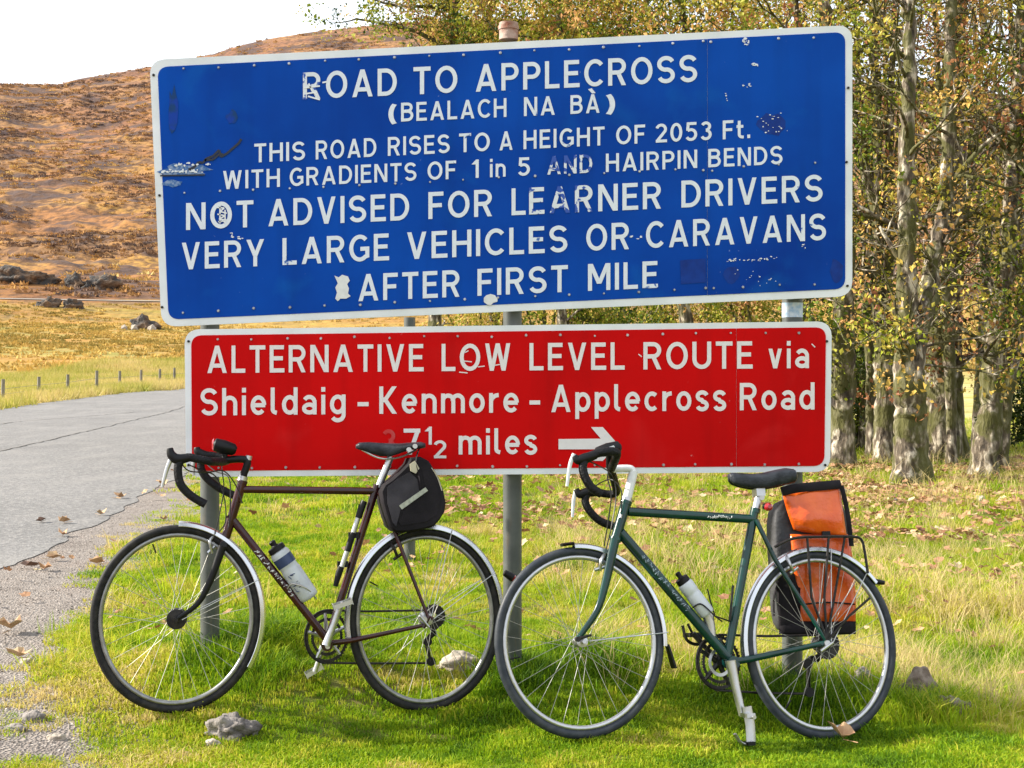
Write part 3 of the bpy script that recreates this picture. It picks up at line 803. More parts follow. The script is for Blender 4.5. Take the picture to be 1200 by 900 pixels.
FR = Face(YS - .0022)
Q1 = line(243, 437.2, .0083); Q2 = line(235, 487.0, .0098); Q3 = line(537, 532.6, .004)
for base, hg, words in [
  (Q1, 32.0, [('ALTERNATIVE', 242.5, 496.5), ('LOW', 517.5, 598.5), ('LEVEL', 620.5, 732), ('ROUTE', 754, 882), ('via', 900, 948)]),
  (Q2, 32.0, [('Shieldaig', 235, 405), ('-', 419, 432), ('Kenmore', 444.5, 608), ('-', 620.5, 633), ('Applecross', 645.5, 851), ('Road', 867, 954.5)]),
  (Q3, 30.5, [('7', 473, 492.5), ('miles', 537.5, 629.5)])]:
    out = []
    for t, a, b in words: FR.word(out, t, a, b, base, hg)
    if base is Q3:
        FR.word(out, '1', 498.5, 506, lambda x: 521, 21)
        FR.word(out, '2', 508, 523, lambda x: 537, 21)
    for mb in out: mb.build('letter', M['vinyl_red'], red, off=red.location, smooth=False)
out = FR.word([], '3', 447.5, 464, lambda x: 533, 30); mb = out[0]
tag(mb.build('letter', M['vinyl_ghost'], red, off=red.location, smooth=False), 'faded ghost of a numeral 3')
ar = MB()
pts = [(654.5,514.5),(704,514),(692.5,500.5),(706.5,500.5),(724,520.5),(706.5,540),(692.5,540),(704,526.5),(654.5,526.5)]
P = [W2(x, y, YS-.002, YS-.0035) for x, y in pts]
ar.add(P, [(0,8,7,1),(1,7,4),(1,4,3,2),(7,6,5,4)])
ar.build('arrow', M['vinyl_red'], red, off=red.location, smooth=False)
sc = MB()
for pts in ([(543,423),(553,424)], [(545,413),(549,411)], [(560,430),(568,429)], [(538,436),(548,437)], [(570,412),(575,415)], [(580,428),(586,427)], [(951,403),(955,407)], [(748,415),(752,418)]):
    scr(sc, pts, .004)
sc.build('scuff_mark', M['vinyl_red'], red, off=red.location, smooth=False)
def rivets(parent, pts):
    mb = MB(); r = random.Random(3)
    for x, y in pts:
        c = W(x + r.uniform(-1.5, 1.5), y + r.uniform(-1, 1), YS); q = r.uniform(.0045, .0065)
        mb.tube([(c.x, YS-.001, c.z), (c.x, YS-.0055, c.z)], [q, q*.7], seg=7)
    tag(mb.build('rivet', M['rivet'], parent, off=parent.location), kind='stuff')
pb = []
for x in range(216, 990, 41):
    if abs(x-829) > 12: pb += [(x, 82 - .0495*(x-180)), (x, 227 - .0465*(x-190)), (x, 367 - .045*(x-190))]
pb += [(825, 49), (834, 48.6), (825, 200), (834, 199.6), (828, 338), (837, 338)]
rivets(blue, pb)
pr = []
for x in range(256, 960, 40):
    pr += [(x, 397.5 - .011*(x-256)), (x, 548 - .006*(x-256))]
rivets(red, pr)
for parent, pts in ((blue, [(180,88),(994,103),(187,229),(992,190),(190,360),(993,335)]), (red, [(221,400),(969,400),(221,545),(967,545)])):
    for x, y in pts:
        c = W(x, y, YS); mb = MB(); mb.tube([(c.x, YS+.002, c.z), (c.x, YS-.004, c.z)], .005, seg=8)
        mb.build('bolt', M['blackmetal'], parent, off=parent.location)

# posts
def post(px, pybase, pytop, Y, r, label, top=None, group='steel posts carrying the two signs'):
    b = W(px, pybase, Y); t = W(px, pytop, Y)
    root = empty('sign_post', (b.x, b.y, b.z), label, 'post', group)
    mb = MB(); mb.tube([(b.x, b.y, b.z - .45), (b.x, b.y, t.z)], r, seg=28)
    mb.build('pole', M['steel'], root, off=root.location)
    return root, b, t
p_l, b1, t1 = post(246, 766, 90, 5.07, .037, 'grey steel post behind the front wheel of the maroon bicycle')
p_m, b2, t2 = post(600.5, 786, 52, 5.07, .037, 'grey steel post between the two bicycles, its rusty top above the blue sign')
mb = MB(); q = W(596, 47, 5.07); q2 = W(596, 27, 5.07)
mb.tube([(q.x, q.y, q.z), (q2.x, q2.y, q2.z)], .0375, seg=24)
mb.tube([(q.x, q.y, q2.z-.028), (q.x, q.y, q2.z-.012)], .041, seg=24)
mb.build('rusty_cap', M['rust'], p_m, off=p_m.location)
p_r, b3, t3 = post(928.5, 806, 60, 5.07, .040, 'grey steel post behind the rear wheel of the green bicycle')
mb = MB(); a = W(934, 372, 5.07); c = W(934, 355, 5.07)
mb.tube([(b3.x, 5.07, a.z), (b3.x, 5.07, c.z)], .0408, seg=28)
mb.build('blue_label', simple('pale_blue_label', (0.25, 0.38, 0.55), 0.5, col2=(0.55, 0.6, 0.65), scale=60), p_r, off=p_r.location)
for root, b in ((p_l, b1), (p_m, b2), (p_r, b3)):
    for py in (100, 340, 405, 535):
        z = W(0, py, 5.07).z
        mb = MB(); mb.tube([(b.x, 5.07, z-.018), (b.x, 5.07, z+.018)], .043, seg=20)
        mb.box((b.x, 5.03, z), (.10, .02, .036))
        mb.build('clamp', M['alu'], root, off=root.location)
p4, _, _ = post(480, 662, 372, 8.3, .037, 'thinner pale post farther back, seen through the rear wheel of the maroon bicycle', group='posts behind the signs')
del p4['group']

# ------------------------------------------------------------------ bicycles
class Plane:
    """the middle plane of a leaning bicycle: u along it to the rear, v up, w towards the road"""
    def __init__(self, px, py, Y, yaw, lean):
        self.O = W(px, py, Y); c, s = math.cos(R(yaw)), math.sin(R(yaw)); cl, sl = math.cos(R(lean)), math.sin(R(lean))
        self.u = Vector((c, s, 0)); self.v = Vector((-s*sl, c*sl, cl)); self.w = self.u.cross(self.v)
    def L(self, px, py, w=0.0):
        C = Vector((0, 0, CAMZ)); d = Vector(((px-600)/F, 1, -(py-HY)/F))
        t = (w - (C - self.O).dot(self.w)) / d.dot(self.w)
        p = C + d*t - self.O
        return Vector((p.dot(self.u), p.dot(self.v), w))
    def matrix(self):
        m = Matrix.Identity(4)
        for i in range(3):
            m[i][0] = self.u[i]; m[i][1] = self.v[i]; m[i][2] = self.w[i]; m[i][3] = self.O[i]
        return m
def root_on(B, name, label, cat, at=None):
    o = bpy.data.objects.new(name, None); o.empty_display_size = .1; COL.objects.link(o)
    m = B.matrix()
    o.matrix_world = m
    return tag(o, label, cat)
def smooth_pts(P, n=6):
    P = [Vector(p) for p in P]; out = []
    for i in range(len(P)-1):
        p0 = P[max(i-1, 0)]; p1 = P[i]; p2 = P[i+1]; p3 = P[min(i+2, len(P)-1)]
        for k in range(n):
            t = k/n
            out.append(0.5*((2*p1) + (p2-p0)*t + (2*p0-5*p1+4*p2-p3)*t*t + (3*p1-p0-3*p2+p3)*t**3))
    out.append(P[-1]); return out
def T(B, root, name, pts, r, mat, seg=10, smooth=False, label=None):
    P = [B.L(*p) for p in pts]
    if smooth:
        if hasattr(r, '__len__'):
            rr = []; n = 6
            mixr = lambda a, b, t: tuple(p + (q-p)*t for p, q in zip(a, b)) if hasattr(a, '__len__') else a + (b-a)*t
            for a, b in zip(r[:-1], r[1:]): rr += [mixr(a, b, k/n) for k in range(n)]
            r = rr + [r[-1]]
        P = smooth_pts(P)
    mb = MB(); mb.tube(P, r, seg=seg)
    o = mb.build(name, mat, root)
    if label: o['label'] = label
    return o
def ell(c, ru, rv, a, w=0.0): return Vector((c.x + ru*math.cos(a), c.y + rv*math.sin(a), w))
def wheel(B, root, cx, cy, rx, ry, hubr, tyremat, hubmat, dish=0.0, seed=0, rimmat=None):
    Lp, Rp, Tp, Bp = B.L(cx-rx, cy), B.L(cx+rx, cy), B.L(cx, cy-ry), B.L(cx, cy+ry)
    c = Vector(((Lp.x+Rp.x)/2, (Tp.y+Bp.y)/2, 0)); ru = (Rp.x-Lp.x)/2; rv = (Tp.y-Bp.y)/2
    n = 72; A = [2*math.pi*k/n for k in range(n)]
    rim = MB(); rim.tube([ell(c, ru-.036, rv-.036, a) for a in A], [(.0105, .0095)]*n, seg=10, closed=True, flat=(0, 0, 1))
    r = rim.build('wheel', rimmat or M['alu'], root)
    ty = MB(); ty.tube([ell(c, ru-.0155, rv-.0155, a) for a in A], [(.0145, .0155)]*n, seg=12, closed=True, flat=(0, 0, 1))
    ty.build('tyre', tyremat, r)
    sp = MB()
    for k in range(32):
        a = 2*math.pi*(k+.5)/32; side = 1 if k % 2 else -1
        ha = a + (1.15 if (k//2) % 2 else -1.15)
        p0 = Vector((c.x + .024*math.cos(ha), c.y + .024*math.sin(ha), side*.028))
        sp.tube([p0, ell(c, ru-.046, rv-.046, a, side*.002)], 0.0009, seg=4, caps=False)
    tag(sp.build('spokes', M['spoke'], r), kind='stuff')
    hb = MB(); hb.tube([(c.x, c.y, -.055), (c.x, c.y, -.034), (c.x, c.y, -.032), (c.x, c.y, -.024), (c.x, c.y, .024), (c.x, c.y, .032), (c.x, c.y, .034), (c.x, c.y, .06)],
                       [.007, .009, hubr, hubr*.85, hubr*.7 if hubr < .03 else hubr*.95, hubr, .009, .007], seg=18)
    hb.build('hub', hubmat, r)
    va = MB(); a = R(70 + 40*seed); va.tube([ell(c, ru-.05, rv-.05, a), ell(c, ru-.085, rv-.085, a)], .003, seg=6); va.build('valve', M['black'], r)
    return c, ru, rv, r
def guard(root, c, ru, rv, a0, a1, gap, mat, name='mudguard', half=.023):
    prof = [(-half, -.012), (-half*.8, .0), (-half*.35, .005), (0, .006), (half*.35, .005), (half*.8, .0), (half, -.012)]
    prof2 = [(w*.94, h-.0022) for w, h in prof][::-1]
    ring = prof + prof2; m = len(ring); n = 44
    vs, fs = [], []
    for i in range(n+1):
        a = R(a0 + (a1-a0)*i/n)
        for (w, hh) in ring:
            vs.append((c.x + (ru+gap+hh)*math.cos(a), c.y + (rv+gap+hh)*math.sin(a), w))
    for i in range(n):
        for k in range(m):
            k2 = (k+1) % m; fs.append((i*m+k, i*m+k2, (i+1)*m+k2, (i+1)*m+k))
    fs.append(tuple(range(m))[::-1]); fs.append(tuple(n*m+k for k in range(m)))
    mb = MB(); mb.add(vs, fs); return mb.build(name, mat, root)
def disc_ring(c, r0u, r0v, r1u, r1v, w, th, teeth=0, n=96):
    mb = MB(); vs, fs = [], []
    for i in range(n):
        a = 2*math.pi*i/n
        k = 1.0 + (0.03*(1 if i % 2 else -1) if teeth else 0)
        for (u, v, z) in ((r1u*k, r1v*k, w+th), (r1u*k, r1v*k, w-th), (r0u, r0v, w-th), (r0u, r0v, w+th)):
            vs.append((c.x+u*math.cos(a), c.y+v*math.sin(a), z))
    for i in range(n):
        j = (i+1) % n
        for k in range(4):
            k2 = (k+1) % 4; fs.append((i*4+k, i*4+k2, j*4+k2, j*4+k))
    mb.add(vs, fs); return mb
def saddle(B, root, secs, mat, name='saddle'):
    vs, fs = [], []; m = 20
    P = []
    for (px, yt, yb, hw) in secs:
        a = B.L(px, yt); b = B.L(px, yb); P.append((a.x, a.y, b.y, hw))
    # interpolate sections
    Q = []
    for i in range(len(P)-1):
        for k in range(4):
            t = k/4; t = t
            Q.append([P[i][j]*(1-t)+P[i+1][j]*t for j in range(4)])
    Q.append(list(P[-1]))
    for (u, vt, vb, hw) in Q:
        for k in range(m):
            a = 2*math.pi*k/m; ca, sa = math.cos(a), math.sin(a)
            w = hw*math.copysign(abs(ca)**.7, ca)
            mid = vt - min(.022, (vt-vb)*.45)
            v = mid + (vt-mid)*sa if sa > 0 else mid + (mid-vb)*math.copysign(abs(sa)**.6, sa)*abs(ca)**0.2 * 1.0
            vs.append((u, v, w))
    n = len(Q)
    for i in range(n-1):
        for k in range(m):
            k2 = (k+1) % m; fs.append((i*m+k, i*m+k2, (i+1)*m+k2, (i+1)*m+k))
    fs.append(tuple(range(m))[::-1]); fs.append(tuple((n-1)*m+k for k in range(m)))
    mb = MB(); mb.add(vs, fs); o = mb.build(name, mat, root, angle=75)
    return o
def bag(B, poly, w0, w1, prof=None, sub=1):
    """soft box: outline in picture pixels, swept from w0 to w1 with rounded ends"""
    P = [B.L(x, y, w1) for x, y in poly]
    cx = sum(p.x for p in P)/len(P); cy = sum(p.y for p in P)/len(P)
    prof = prof or [(0, .80), (.03, .94), (.15, 1.0), (.5, 1.01), (.85, 1.0), (.97, .94), (1, .80)]
    vs, fs = [], []; m = len(P)
    for (t, s) in prof:
        for p in P: vs.append((cx+(p.x-cx)*s, cy+(p.y-cy)*s, w0+(w1-w0)*t))
    n = len(prof)
    for i in range(n-1):
        for k in range(m):
            k2 = (k+1) % m; fs.append((i*m+k, i*m+k2, (i+1)*m+k2, (i+1)*m+k))
    a = len(vs); vs.append((cx, cy, w0)); vs.append((cx, cy, w1 + .004))
    for k in range(m):
        fs.append((a, (k+1) % m, k)); fs.append((a+1, (n-1)*m+k, (n-1)*m+(k+1) % m))
    mb = MB(); mb.add(vs, fs); return mb
def subsurf(o, l=2):
    s = o.modifiers.new('round', 'SUBSURF'); s.levels = l; s.render_levels = l; return o
def quadpatch(B, root, name, mat, poly, w, th=.002, sub=False):
    P = [B.L(x, y, w) for x, y in poly]
    mb = MB(); mb.slab(P[::-1], (0, 0, th), (0, 0, 0)); return mb.build(name, mat, root, smooth=False)
def bottle(B, name, label, a, b, r, w, capmat, bodymat, bands=(), neck=True):
    root = root_on(B, name, label, 'bottle')
    A = B.L(a[0], a[1], w); Bt = B.L(b[0], b[1], w); d = (Bt-A); Ln = d.length; d.normalize()
    at = lambda t: A + d*(Ln*t)
    mb = MB(); prof = [(0, .55), (.03, .85), (.08, 1), (.30, 1), (.33, .93), (.38, .93), (.41, 1), (.93, 1), (.985, .93), (1, .7)]
    mb.tube([at(t) for t, k in prof], [r*k for t, k in prof], seg=28)
    body = mb.build('body', bodymat, root, angle=60)
    mb = MB(); mb.tube([A - d*.016, A - d*.014, A + d*.004], [r*.75, r*.86, r*.90], seg=24)
    mb.tube([A - d*.040, A - d*.036, A - d*.022, A - d*.016], [r*.22, r*.36, r*.30, r*.42], seg=16)
    mb.build('cap', capmat, root)
    for (t0, t1, rr, m) in bands:
        q = MB(); q.tube([at(t0), at(t1)], r*rr, seg=28); q.build('printed_band', m, body)
    return root, at, d
def curved_marks(B, root, name, mat, a, b, r, w, n, hgt, seed, block=False):
    """illegible worn transfer on a round tube, a row of small raised strokes"""
    rnd = random.Random(seed); mb = MB()
    A = B.L(a[0], a[1], w); C = B.L(b[0], b[1], w); d = (C-A).normalized(); Ln = (C-A).length
    up = Vector((-d.y, d.x, 0)); wv = Vector((0, 0, 1))
    def on(s, y):  # y = arc position from -1..1 across the tube
        th = y*.95
        return A + d*s + up*(math.sin(th)*(r+.0006)) + wv*(math.cos(th)*(r+.0006))
    def stroke(s0, y0, s1, y1, t):
        k = 5; ps = [on(s0+(s1-s0)*i/k, y0+(y1-y0)*i/k) for i in range(k+1)]
        mb.tube(ps, t*.95, seg=5)
    step = Ln/n
    for i in range(n):          # a worn transfer: separate chips of paint, no legible characters
        s = i*step
        for k in range(2):
            y0 = hgt*rnd.uniform(-1, .3); y1 = min(hgt, y0 + hgt*rnd.uniform(.3, 1.2)); a_ = s+step*rnd.uniform(0, .8)
            stroke(a_, y0, a_+step*rnd.uniform(-.1, .25), y1, rnd.uniform(.0012, .0022))
        stroke(s+step*.1, hgt*rnd.choice((-.8, 0, .8)), s+step*rnd.uniform(.4, .8), hgt*rnd.uniform(-.7, .7), .0014)
    return mb.build(name, mat, root)

# ---------- left: maroon tourer
LB = Plane(206, 836, 4.60, 12, 5)
lb = root_on(LB, 'bicycle', 'maroon touring bicycle with black fork, leaning in front of the left post', 'bicycle')
c, ru, rv, wf = wheel(LB, lb, 206, 725.5, 101, 110.5, .036, M['rubber'], M['blackmetal'], seed=1, rimmat=M['rimgrey'])
wf['label'] = 'front wheel with a big black hub'
cF, ruF, rvF = c, ru, rv
c, ru, rv, wr = wheel(LB, lb, 497.5, 726, 90, 108, .024, M['rubber'], M['alu'], seed=2, rimmat=M['rimgrey'])
cR, ruR, rvR = c, ru, rv
fr_ = MB()
def add(mb, B, pts, r, seg=14): mb.tube([B.L(*p) for p in pts], r, seg=seg)
add(fr_, LB, [(284.5,564),(262,638)], .0175)
add(fr_, LB, [(282,573.5),(441,575.5)], .0140)
add(fr_, LB, [(442,568),(383,754)], .0145)
add(fr_, LB, [(268,603),(383,749)], .0150)
for s in (-1, 1):
    add(fr_, LB, [(384,754,s*.020),(410,751,s*.034),(500,732,s*.062)], [.011,.010,.007])
    add(fr_, LB, [(444,577,s*.016),(462,622,s*.036),(502,724,s*.062)], [.0075,.0075,.006])
    add(fr_, LB, [(496,736,s*.062),(503,722,s*.062),(507,725,s*.062)], .008)
bb = LB.L(382.5, 755)
fr_.tube([(bb.x, bb.y, -.036), (bb.x, bb.y, .036)], .021, seg=18)
fr_.tube([LB.L(284.5,563), LB.L(283.5,566.5)], .0195, seg=18); fr_.tube([LB.L(263,634), LB.L(261.8,638.5)], .0195, seg=18)
lbf = fr_.build('frame', M['maroon'], lb)
curved_marks(LB, lbf, 'transfer', M['decal'], (299,644), (345,699.5), .015, .0, 12, .62, 5)
fk = MB()
add(fk, LB, [(262,638,-.052),(261,641,-.03),(260.5,642,0),(261,641,.03),(262,638,.052)], .013)
for s in (-1, 1):
    P = smooth_pts([LB.L(261,640,s*.052), LB.L(247,679,s*.053), LB.L(232,707,s*.053), LB.L(208,725,s*.052)])
    fk.tube(P, [(.015-.008*i/(len(P)-1), .0115-.005*i/(len(P)-1)) for i in range(len(P))], seg=12, flat=(1, 0.3, 0))
fk.build('fork', M['black'], lb)
guard(lb, cF, ruF, rvF, 89, -33, .008, M['chrome'])['label'] = 'front mudguard'
guard(lb, cR, ruR, rvR, 191, 8, .008, M['chrome'])['label'] = 'rear mudguard'
def stay(root, c, ru, rv, ang, s, r, dx, wa):
    st = MB(); st.tube([ell(c, ru+.01, rv+.01, R(ang), s*.024), Vector((c.x+dx, c.y, s*wa))], r, seg=6); st.build('mudguard_stay', M['alu'], root)
for s in (-1, 1):
    stay(lb, cF, ruF, rvF, 22, s, .0016, .02, .056); stay(lb, cR, ruR, rvR, 28, s, .0016, .015, .062); stay(lb, cR, ruR, rvR, 70, s, .0016, .01, .062)
# brakes
br = MB(); p = LB.L(249, 634)
for s in (-1, 1):
    br.tube(smooth_pts([LB.L(252,627,s*.004), LB.L(246,634,s*.03), LB.L(249,648,s*.022)]), .006, seg=8)
br.tube([LB.L(249,626,0), LB.L(252,642,0)], .008, seg=10)
br.tube([LB.L(252,640,.022), LB.L(244,648,.022)], .006, seg=8)
br.build('front_brake', M['alu'], lb)
br = MB()
for s in (-1, 1):
    br.tube(smooth_pts([LB.L(455,636,s*.004), LB.L(461,641,s*.032), LB.L(466,654,s*.022)]), .006, seg=8)
br.tube([LB.L(461,656,.022), LB.L(471,649,.022)], .006, seg=8)
br.build('rear_brake', M['blackmetal'], lb)
# transmission (far side)
W_ = -.048
rc = LB.L(383, 746, W_); k1 = LB.L(408.5, 746, W_).x - rc.x; k2 = LB.L(383, 715, W_).y - rc.y
cr = disc_ring(rc, k1*.86, k2*.86, k1, k2, W_, .0016, 1); cr.build('chainring', M['blackmetal'], lb)
cr = disc_ring(rc, k1*.60, k2*.60, k1*.72, k2*.72, W_+.006, .0016, 1); cr.build('chainring', M['blackmetal'], lb)
sp = MB()
for k in range(5):
    a = 2*math.pi*k/5 + .4; sp.tube([(rc.x, rc.y, W_+.004), (rc.x+k1*.9*math.cos(a), rc.y+k2*.9*math.sin(a), W_+.003)], [.011, .006], seg=8)
sp.tube([(bb.x, bb.y, -.075), (bb.x, bb.y, .072)], .009, seg=12)
sp.build('chainset_spider', M['alu'], lb)
T(LB, lb, 'crank_arm', [(382,756,.070),(383,753,.070),(391,732,.072),(400,706,.074)], [.0165,.0155,.0120,.0125], M['alu'], seg=12)
T(LB, lb, 'crank_arm', [(383,752,-.078),(374,772,-.080),(369,787,-.082)], [.012,.009,.010], M['alu'])
def pedal(B, root, px, py, w0, w1, tilt, capm=M['alu']):
    a = B.L(px, py, w0); mb = MB()
    mb.tube([a, (a.x, a.y, w1)], .006, seg=8)
    d = Vector((math.cos(tilt), math.sin(tilt), 0)); e = Vector((-d.y, d.x, 0)); z = Vector((0, 0, 1))
    s = 1 if w1 > w0 else -1
    for q in (-1, 1):
        mb.box(Vector((a.x, a.y, (w0+w1)/2 + s*.01)) + d*(q*.034), (.003, .022, abs(w1-w0)-.01), (d, e, z))
    for q in (w0+s*.02, w1):
        mb.box(Vector((a.x, a.y, q)), (.07, .016, .003), (d, e, z))
    return mb.build('pedal', capm, root)
pedal(LB, lb, 400, 706, .078, .165, .3); pedal(LB, lb, 369, 788, -.088, -.17, .5)
ch = MB()
for pts in ([(383,714.8,W_),(430,716.5,W_),(506,715,W_)], [(377,776.8,W_),(440,777.5,W_),(504,777,W_)]):
    P = [LB.L(*p) for p in pts]; ch.tube(P, [(.0042,.0032)]*3, seg=6, flat=(0,1,0))
P = [(rc.x+k1*math.cos(a), rc.y+k2*math.sin(a), W_) for a in np.linspace(R(88), R(262), 24)]
ch.tube(P, .0042, seg=6)
ch.tube([LB.L(512,712,W_), LB.L(520,722,W_), LB.L(512,736,W_), LB.L(502,745,W_), LB.L(499,758,W_), LB.L(505,777,W_)], .0042, seg=6)
ch.build('chain', M['blackmetal'], lb)
cs = LB.L(508, 722, W_)
mb = MB()
for i in range(6):
    rr = .046 - .005*i; w = -.036 - i*.0045
    mb.add(*(lambda d: (d.v, d.f))(disc_ring(cs, .012, .012, rr*.95, rr, w, .0011, 1, 48)))
mb.build('cassette', M['blackmetal'], lb)
dr = MB()
dr.tube([LB.L(504,732,-.07), LB.L(509,742,-.08), LB.L(500,750,-.07)], [.008,.012,.009], seg=10)
dr.tube([LB.L(500,748,-.062), LB.L(505,776,-.060)], [(.012,.004),(.012,.004)], seg=10)
for q in ((501,752),(505,775)):
    a = LB.L(q[0], q[1], -.052); dr.tube([(a.x,a.y,-.057),(a.x,a.y,-.045)], .017, seg=14)
dr.build('rear_derailleur', M['black'], lb)
qr = MB(); a = LB.L(497, 726, .066); qr.tube([(a.x,a.y,.055),(a.x,a.y,.075)], .011, seg=12); qr.tube([LB.L(492,722,.078), LB.L(503,735,.074)], [.006,.004], seg=8)
qr.build('quick_release', M['alu'], lb)
# stem, bars, levers
sm = MB()
sm.tube([LB.L(284.5,562), LB.L(290,541)], .0125, seg=14)
sm.tube(smooth_pts([LB.L(285.5,556), LB.L(290,541), LB.L(280,538), LB.L(257,540)]), .0135, seg=12)
sm.build('stem', M['black'], lb)
T(LB, lb, 'headset', [(285.5,558),(283.5,564)], .0185, M['alu'], 16)
T(LB, lb, 'stem_bolt', [(291,539),(292,534)], .012, M['alu'], 12)
hb = MB()
near = [(262,541,.04),(248,541,.17),(243,540,.195),(232,538,.2),(220,536,.2),(211,541,.2),(208.5,552,.2),(212,568,.2),(224,581,.2),(241,591,.2)]
farb = [(262,541,-.02),(266,540,-.15),(264,538,-.19),(255,535,-.2),(243,534,-.2),(236,540,-.2),(236,550,-.2),(243,561,-.2),(257,572,-.2),(275,581,-.2)]
hb.tube([LB.L(257,540,-.03), LB.L(257,540,.06)], .0135, seg=12)
for s in (near, farb):
    hb.tube(smooth_pts([LB.L(*p) for p in s]), .0150, seg=12)
lh = hb.build('handlebar', M['tape'], lb)
for side, pts, lv in ((.2, [(222,536),(208,538),(201,533),(199,525)], [(200,539),(195,552),(190,571)]), (-.2, [(246,534),(238,533),(232,529),(230.5,524)], [(229,535),(226.5,545),(227,557)])):
    T(LB, lb, 'brake_hood', [(x, y, side) for x, y in pts], [.015,.0185,.016,.010], M['black'], 12, True)
    T(LB, lb, 'brake_lever', [(x, y, side) for x, y in lv], [(.004,.008),(.003,.007),(.003,.005)], M['alu'], 8, True)
lt = MB(); a = LB.L(264, 524, .0)
for k in range(1): pass
P = [LB.L(250,521), LB.L(252,521), LB.L(262,524), LB.L(274,527), LB.L(277,528)]
lt.tube(P, [(.012,.020),(.024,.030),(.027,.032),(.022,.028),(.012,.018)], seg=18, flat=(0,1,0))
lt.tube([LB.L(264,530), LB.L(263,541)], .010, seg=10)
lo = lt.build('bicycle_lamp', M['black'], lb)
T(LB, lo, 'lens', [(248.5,521),(250.5,521)], [(.010,.016),(.017,.024)], M['red'], 16)
cb = MB()
for pts in ([(211,540,.2),(222,552,.16),(250,556,.05),(262,580,.02),(264,612,.02),(251,628,.0)],
            [(236,538,-.2),(252,552,-.1),(268,560,.0),(270,590,.022),(268,618,.03)],
            [(222,545,.2),(243,553,.14),(262,552,.06),(276,568,.03),(284,590,.03)],
            [(262,530,0),(260,548,.03),(262,576,.02),(252,626,.03)]):
    cb.tube(smooth_pts([LB.L(*p) for p in pts], 8), .0024, seg=6)
cb.build('brake_cable', M['hose'], lb)
# rear lamp at the mudguard
rl = MB(); rl.tube([LB.L(591,671), LB.L(601,677)], [.012,.017], seg=12); r_ = rl.build('rear_lamp', M['black'], lb)
T(LB, r_, 'lens', [(601,677),(603,678)], [.016,.012], M['red'], 12)
T(LB, lb, 'seat_post', [(458,535),(443.5,571)], .0135, M['alu'], 14)
sd_ = saddle(LB, lb, [(417,521,526,.012),(421,518.5,528,.020),(432,518,532,.024),(446,519,537,.030),(458,519.5,537,.045),(470,519.5,532,.062),(482,518.5,528,.075),(492,518,527,.078),(496,519,526,.065)], M['leather'])
rv_ = MB()
for q in ((479,527),(486,523)):
    a = LB.L(q[0], q[1], .07); rv_.tube([(a.x,a.y,.055),(a.x,a.y,.082)], .009, seg=10)
rv_.build('rivet', M['alu'], sd_)
rl_ = MB()
for s in (-1, 1): rl_.tube(smooth_pts([LB.L(424,527,s*.01), LB.L(445,537,s*.02), LB.L(468,536,s*.022), LB.L(488,527,s*.04)]), .0035, seg=8)
rl_.build('saddle_rail', M['alu'], sd_)
# saddlebag
sb = root_on(LB, 'saddlebag', 'black canvas saddlebag with a pale strip, hanging below the saddle of the maroon bicycle', 'bag')
poly = [(482,536),(493,535),(503,540),(508,548),(515,560),(520,574),(523,589),(521.5,600),(516,609),(509,617),(496,621),(478,624),(463,624),(457,619),(452,605),(448,590),(446,576),(450,568),(459,562),(469,553),(479,543)]
o = bag(LB, poly, -.10, .095, [(0,.93),(.03,.985),(.08,1),(.5,1.0),(.92,1),(.97,.985),(1,.94)]).build('bag_body', M['canvas'], sb, angle=38)
quadpatch(LB, sb, 'side_panel', M['bagside'], [(453.5,571),(466,561),(480,553),(489,562),(491,576),(478,585),(469,598),(464,617),(460,612),(454,590)], .0945, .006)
quadpatch(LB, sb, 'side_panel', M['canvas'], [(494,549),(502,552),(511,566),(516,585),(512,603),(500,611),(470,616),(467,612),(473,598),(482,588),(499,577)], .0945, .004)
quadpatch(LB, sb, 'reflective_strip', simple('pale_reflective_strip', (0.40,0.42,0.35), .35, var=.35, scale=70), [(467.5,592.5),(498.5,571),(501.5,575),(471,597)], .101, .003)
quadpatch(LB, sb, 'buckle', M['brass'], [(480,544),(486,540),(491,549),(487,555),(481,552)], .10, .008)
T(LB, sb, 'strap', [(492,524,.04),(489,532,.08),(487,543,.100),(490,556,.104),(492,572,.104)], [(.008,.002)]*5, M['canvas'], 8, True)
T(LB, sb, 'piping', [(492,538,.088),(503,546,.092),(512,558,.094),(518,575,.094)], .0025, M['brass'], 6, True)
# bottle and pump
b_, at, d = bottle(LB, 'water_bottle', 'grey white water bottle with navy printed band on the maroon bicycle', (325,644.5), (363.5,701), .0365, .0, M['black'], simple('milky_plastic', (.50,.53,.55), .35, var=.15, scale=30),
                   bands=[(.135,.30,1.012,M['navy'])])
curved_marks(LB, b_, 'print', M['navy'], (341,672), (352,693), .0365, .0, 3, .5, 9)
cg = MB()
for s in (-1, 1):
    cg.tube(smooth_pts([LB.L(337,690,s*.02), LB.L(343,684,s*.038), LB.L(360,690,s*.038), LB.L(371,702,s*.012)]), .0028, seg=6)
cg.tube([LB.L(325,680,.004), LB.L(362,722,.004)], .0035, seg=6)
cg.build('bottle_cage', M['alu'], lb)
pm = root_on(LB, 'bicycle_pump', 'black and silver pump clipped in front of the seat tube of the maroon bicycle', 'pump')
T(LB, pm, 'handle', [(427,587,.024),(424,594,.024),(420,607,.024)], [.011,.0135,.0125], M['black'], 14)
T(LB, pm, 'barrel', [(420,606,.024),(399,669,.024)], .0095, M['alu'], 14)
T(LB, pm, 'sleeve', [(414,624,.024),(407,646,.024)], .0118, M['black'], 14)
T(LB, pm, 'head', [(400,664,.024),(397,672,.024),(393,687,.024)], [.012,.0125,.009], M['black'], 14)
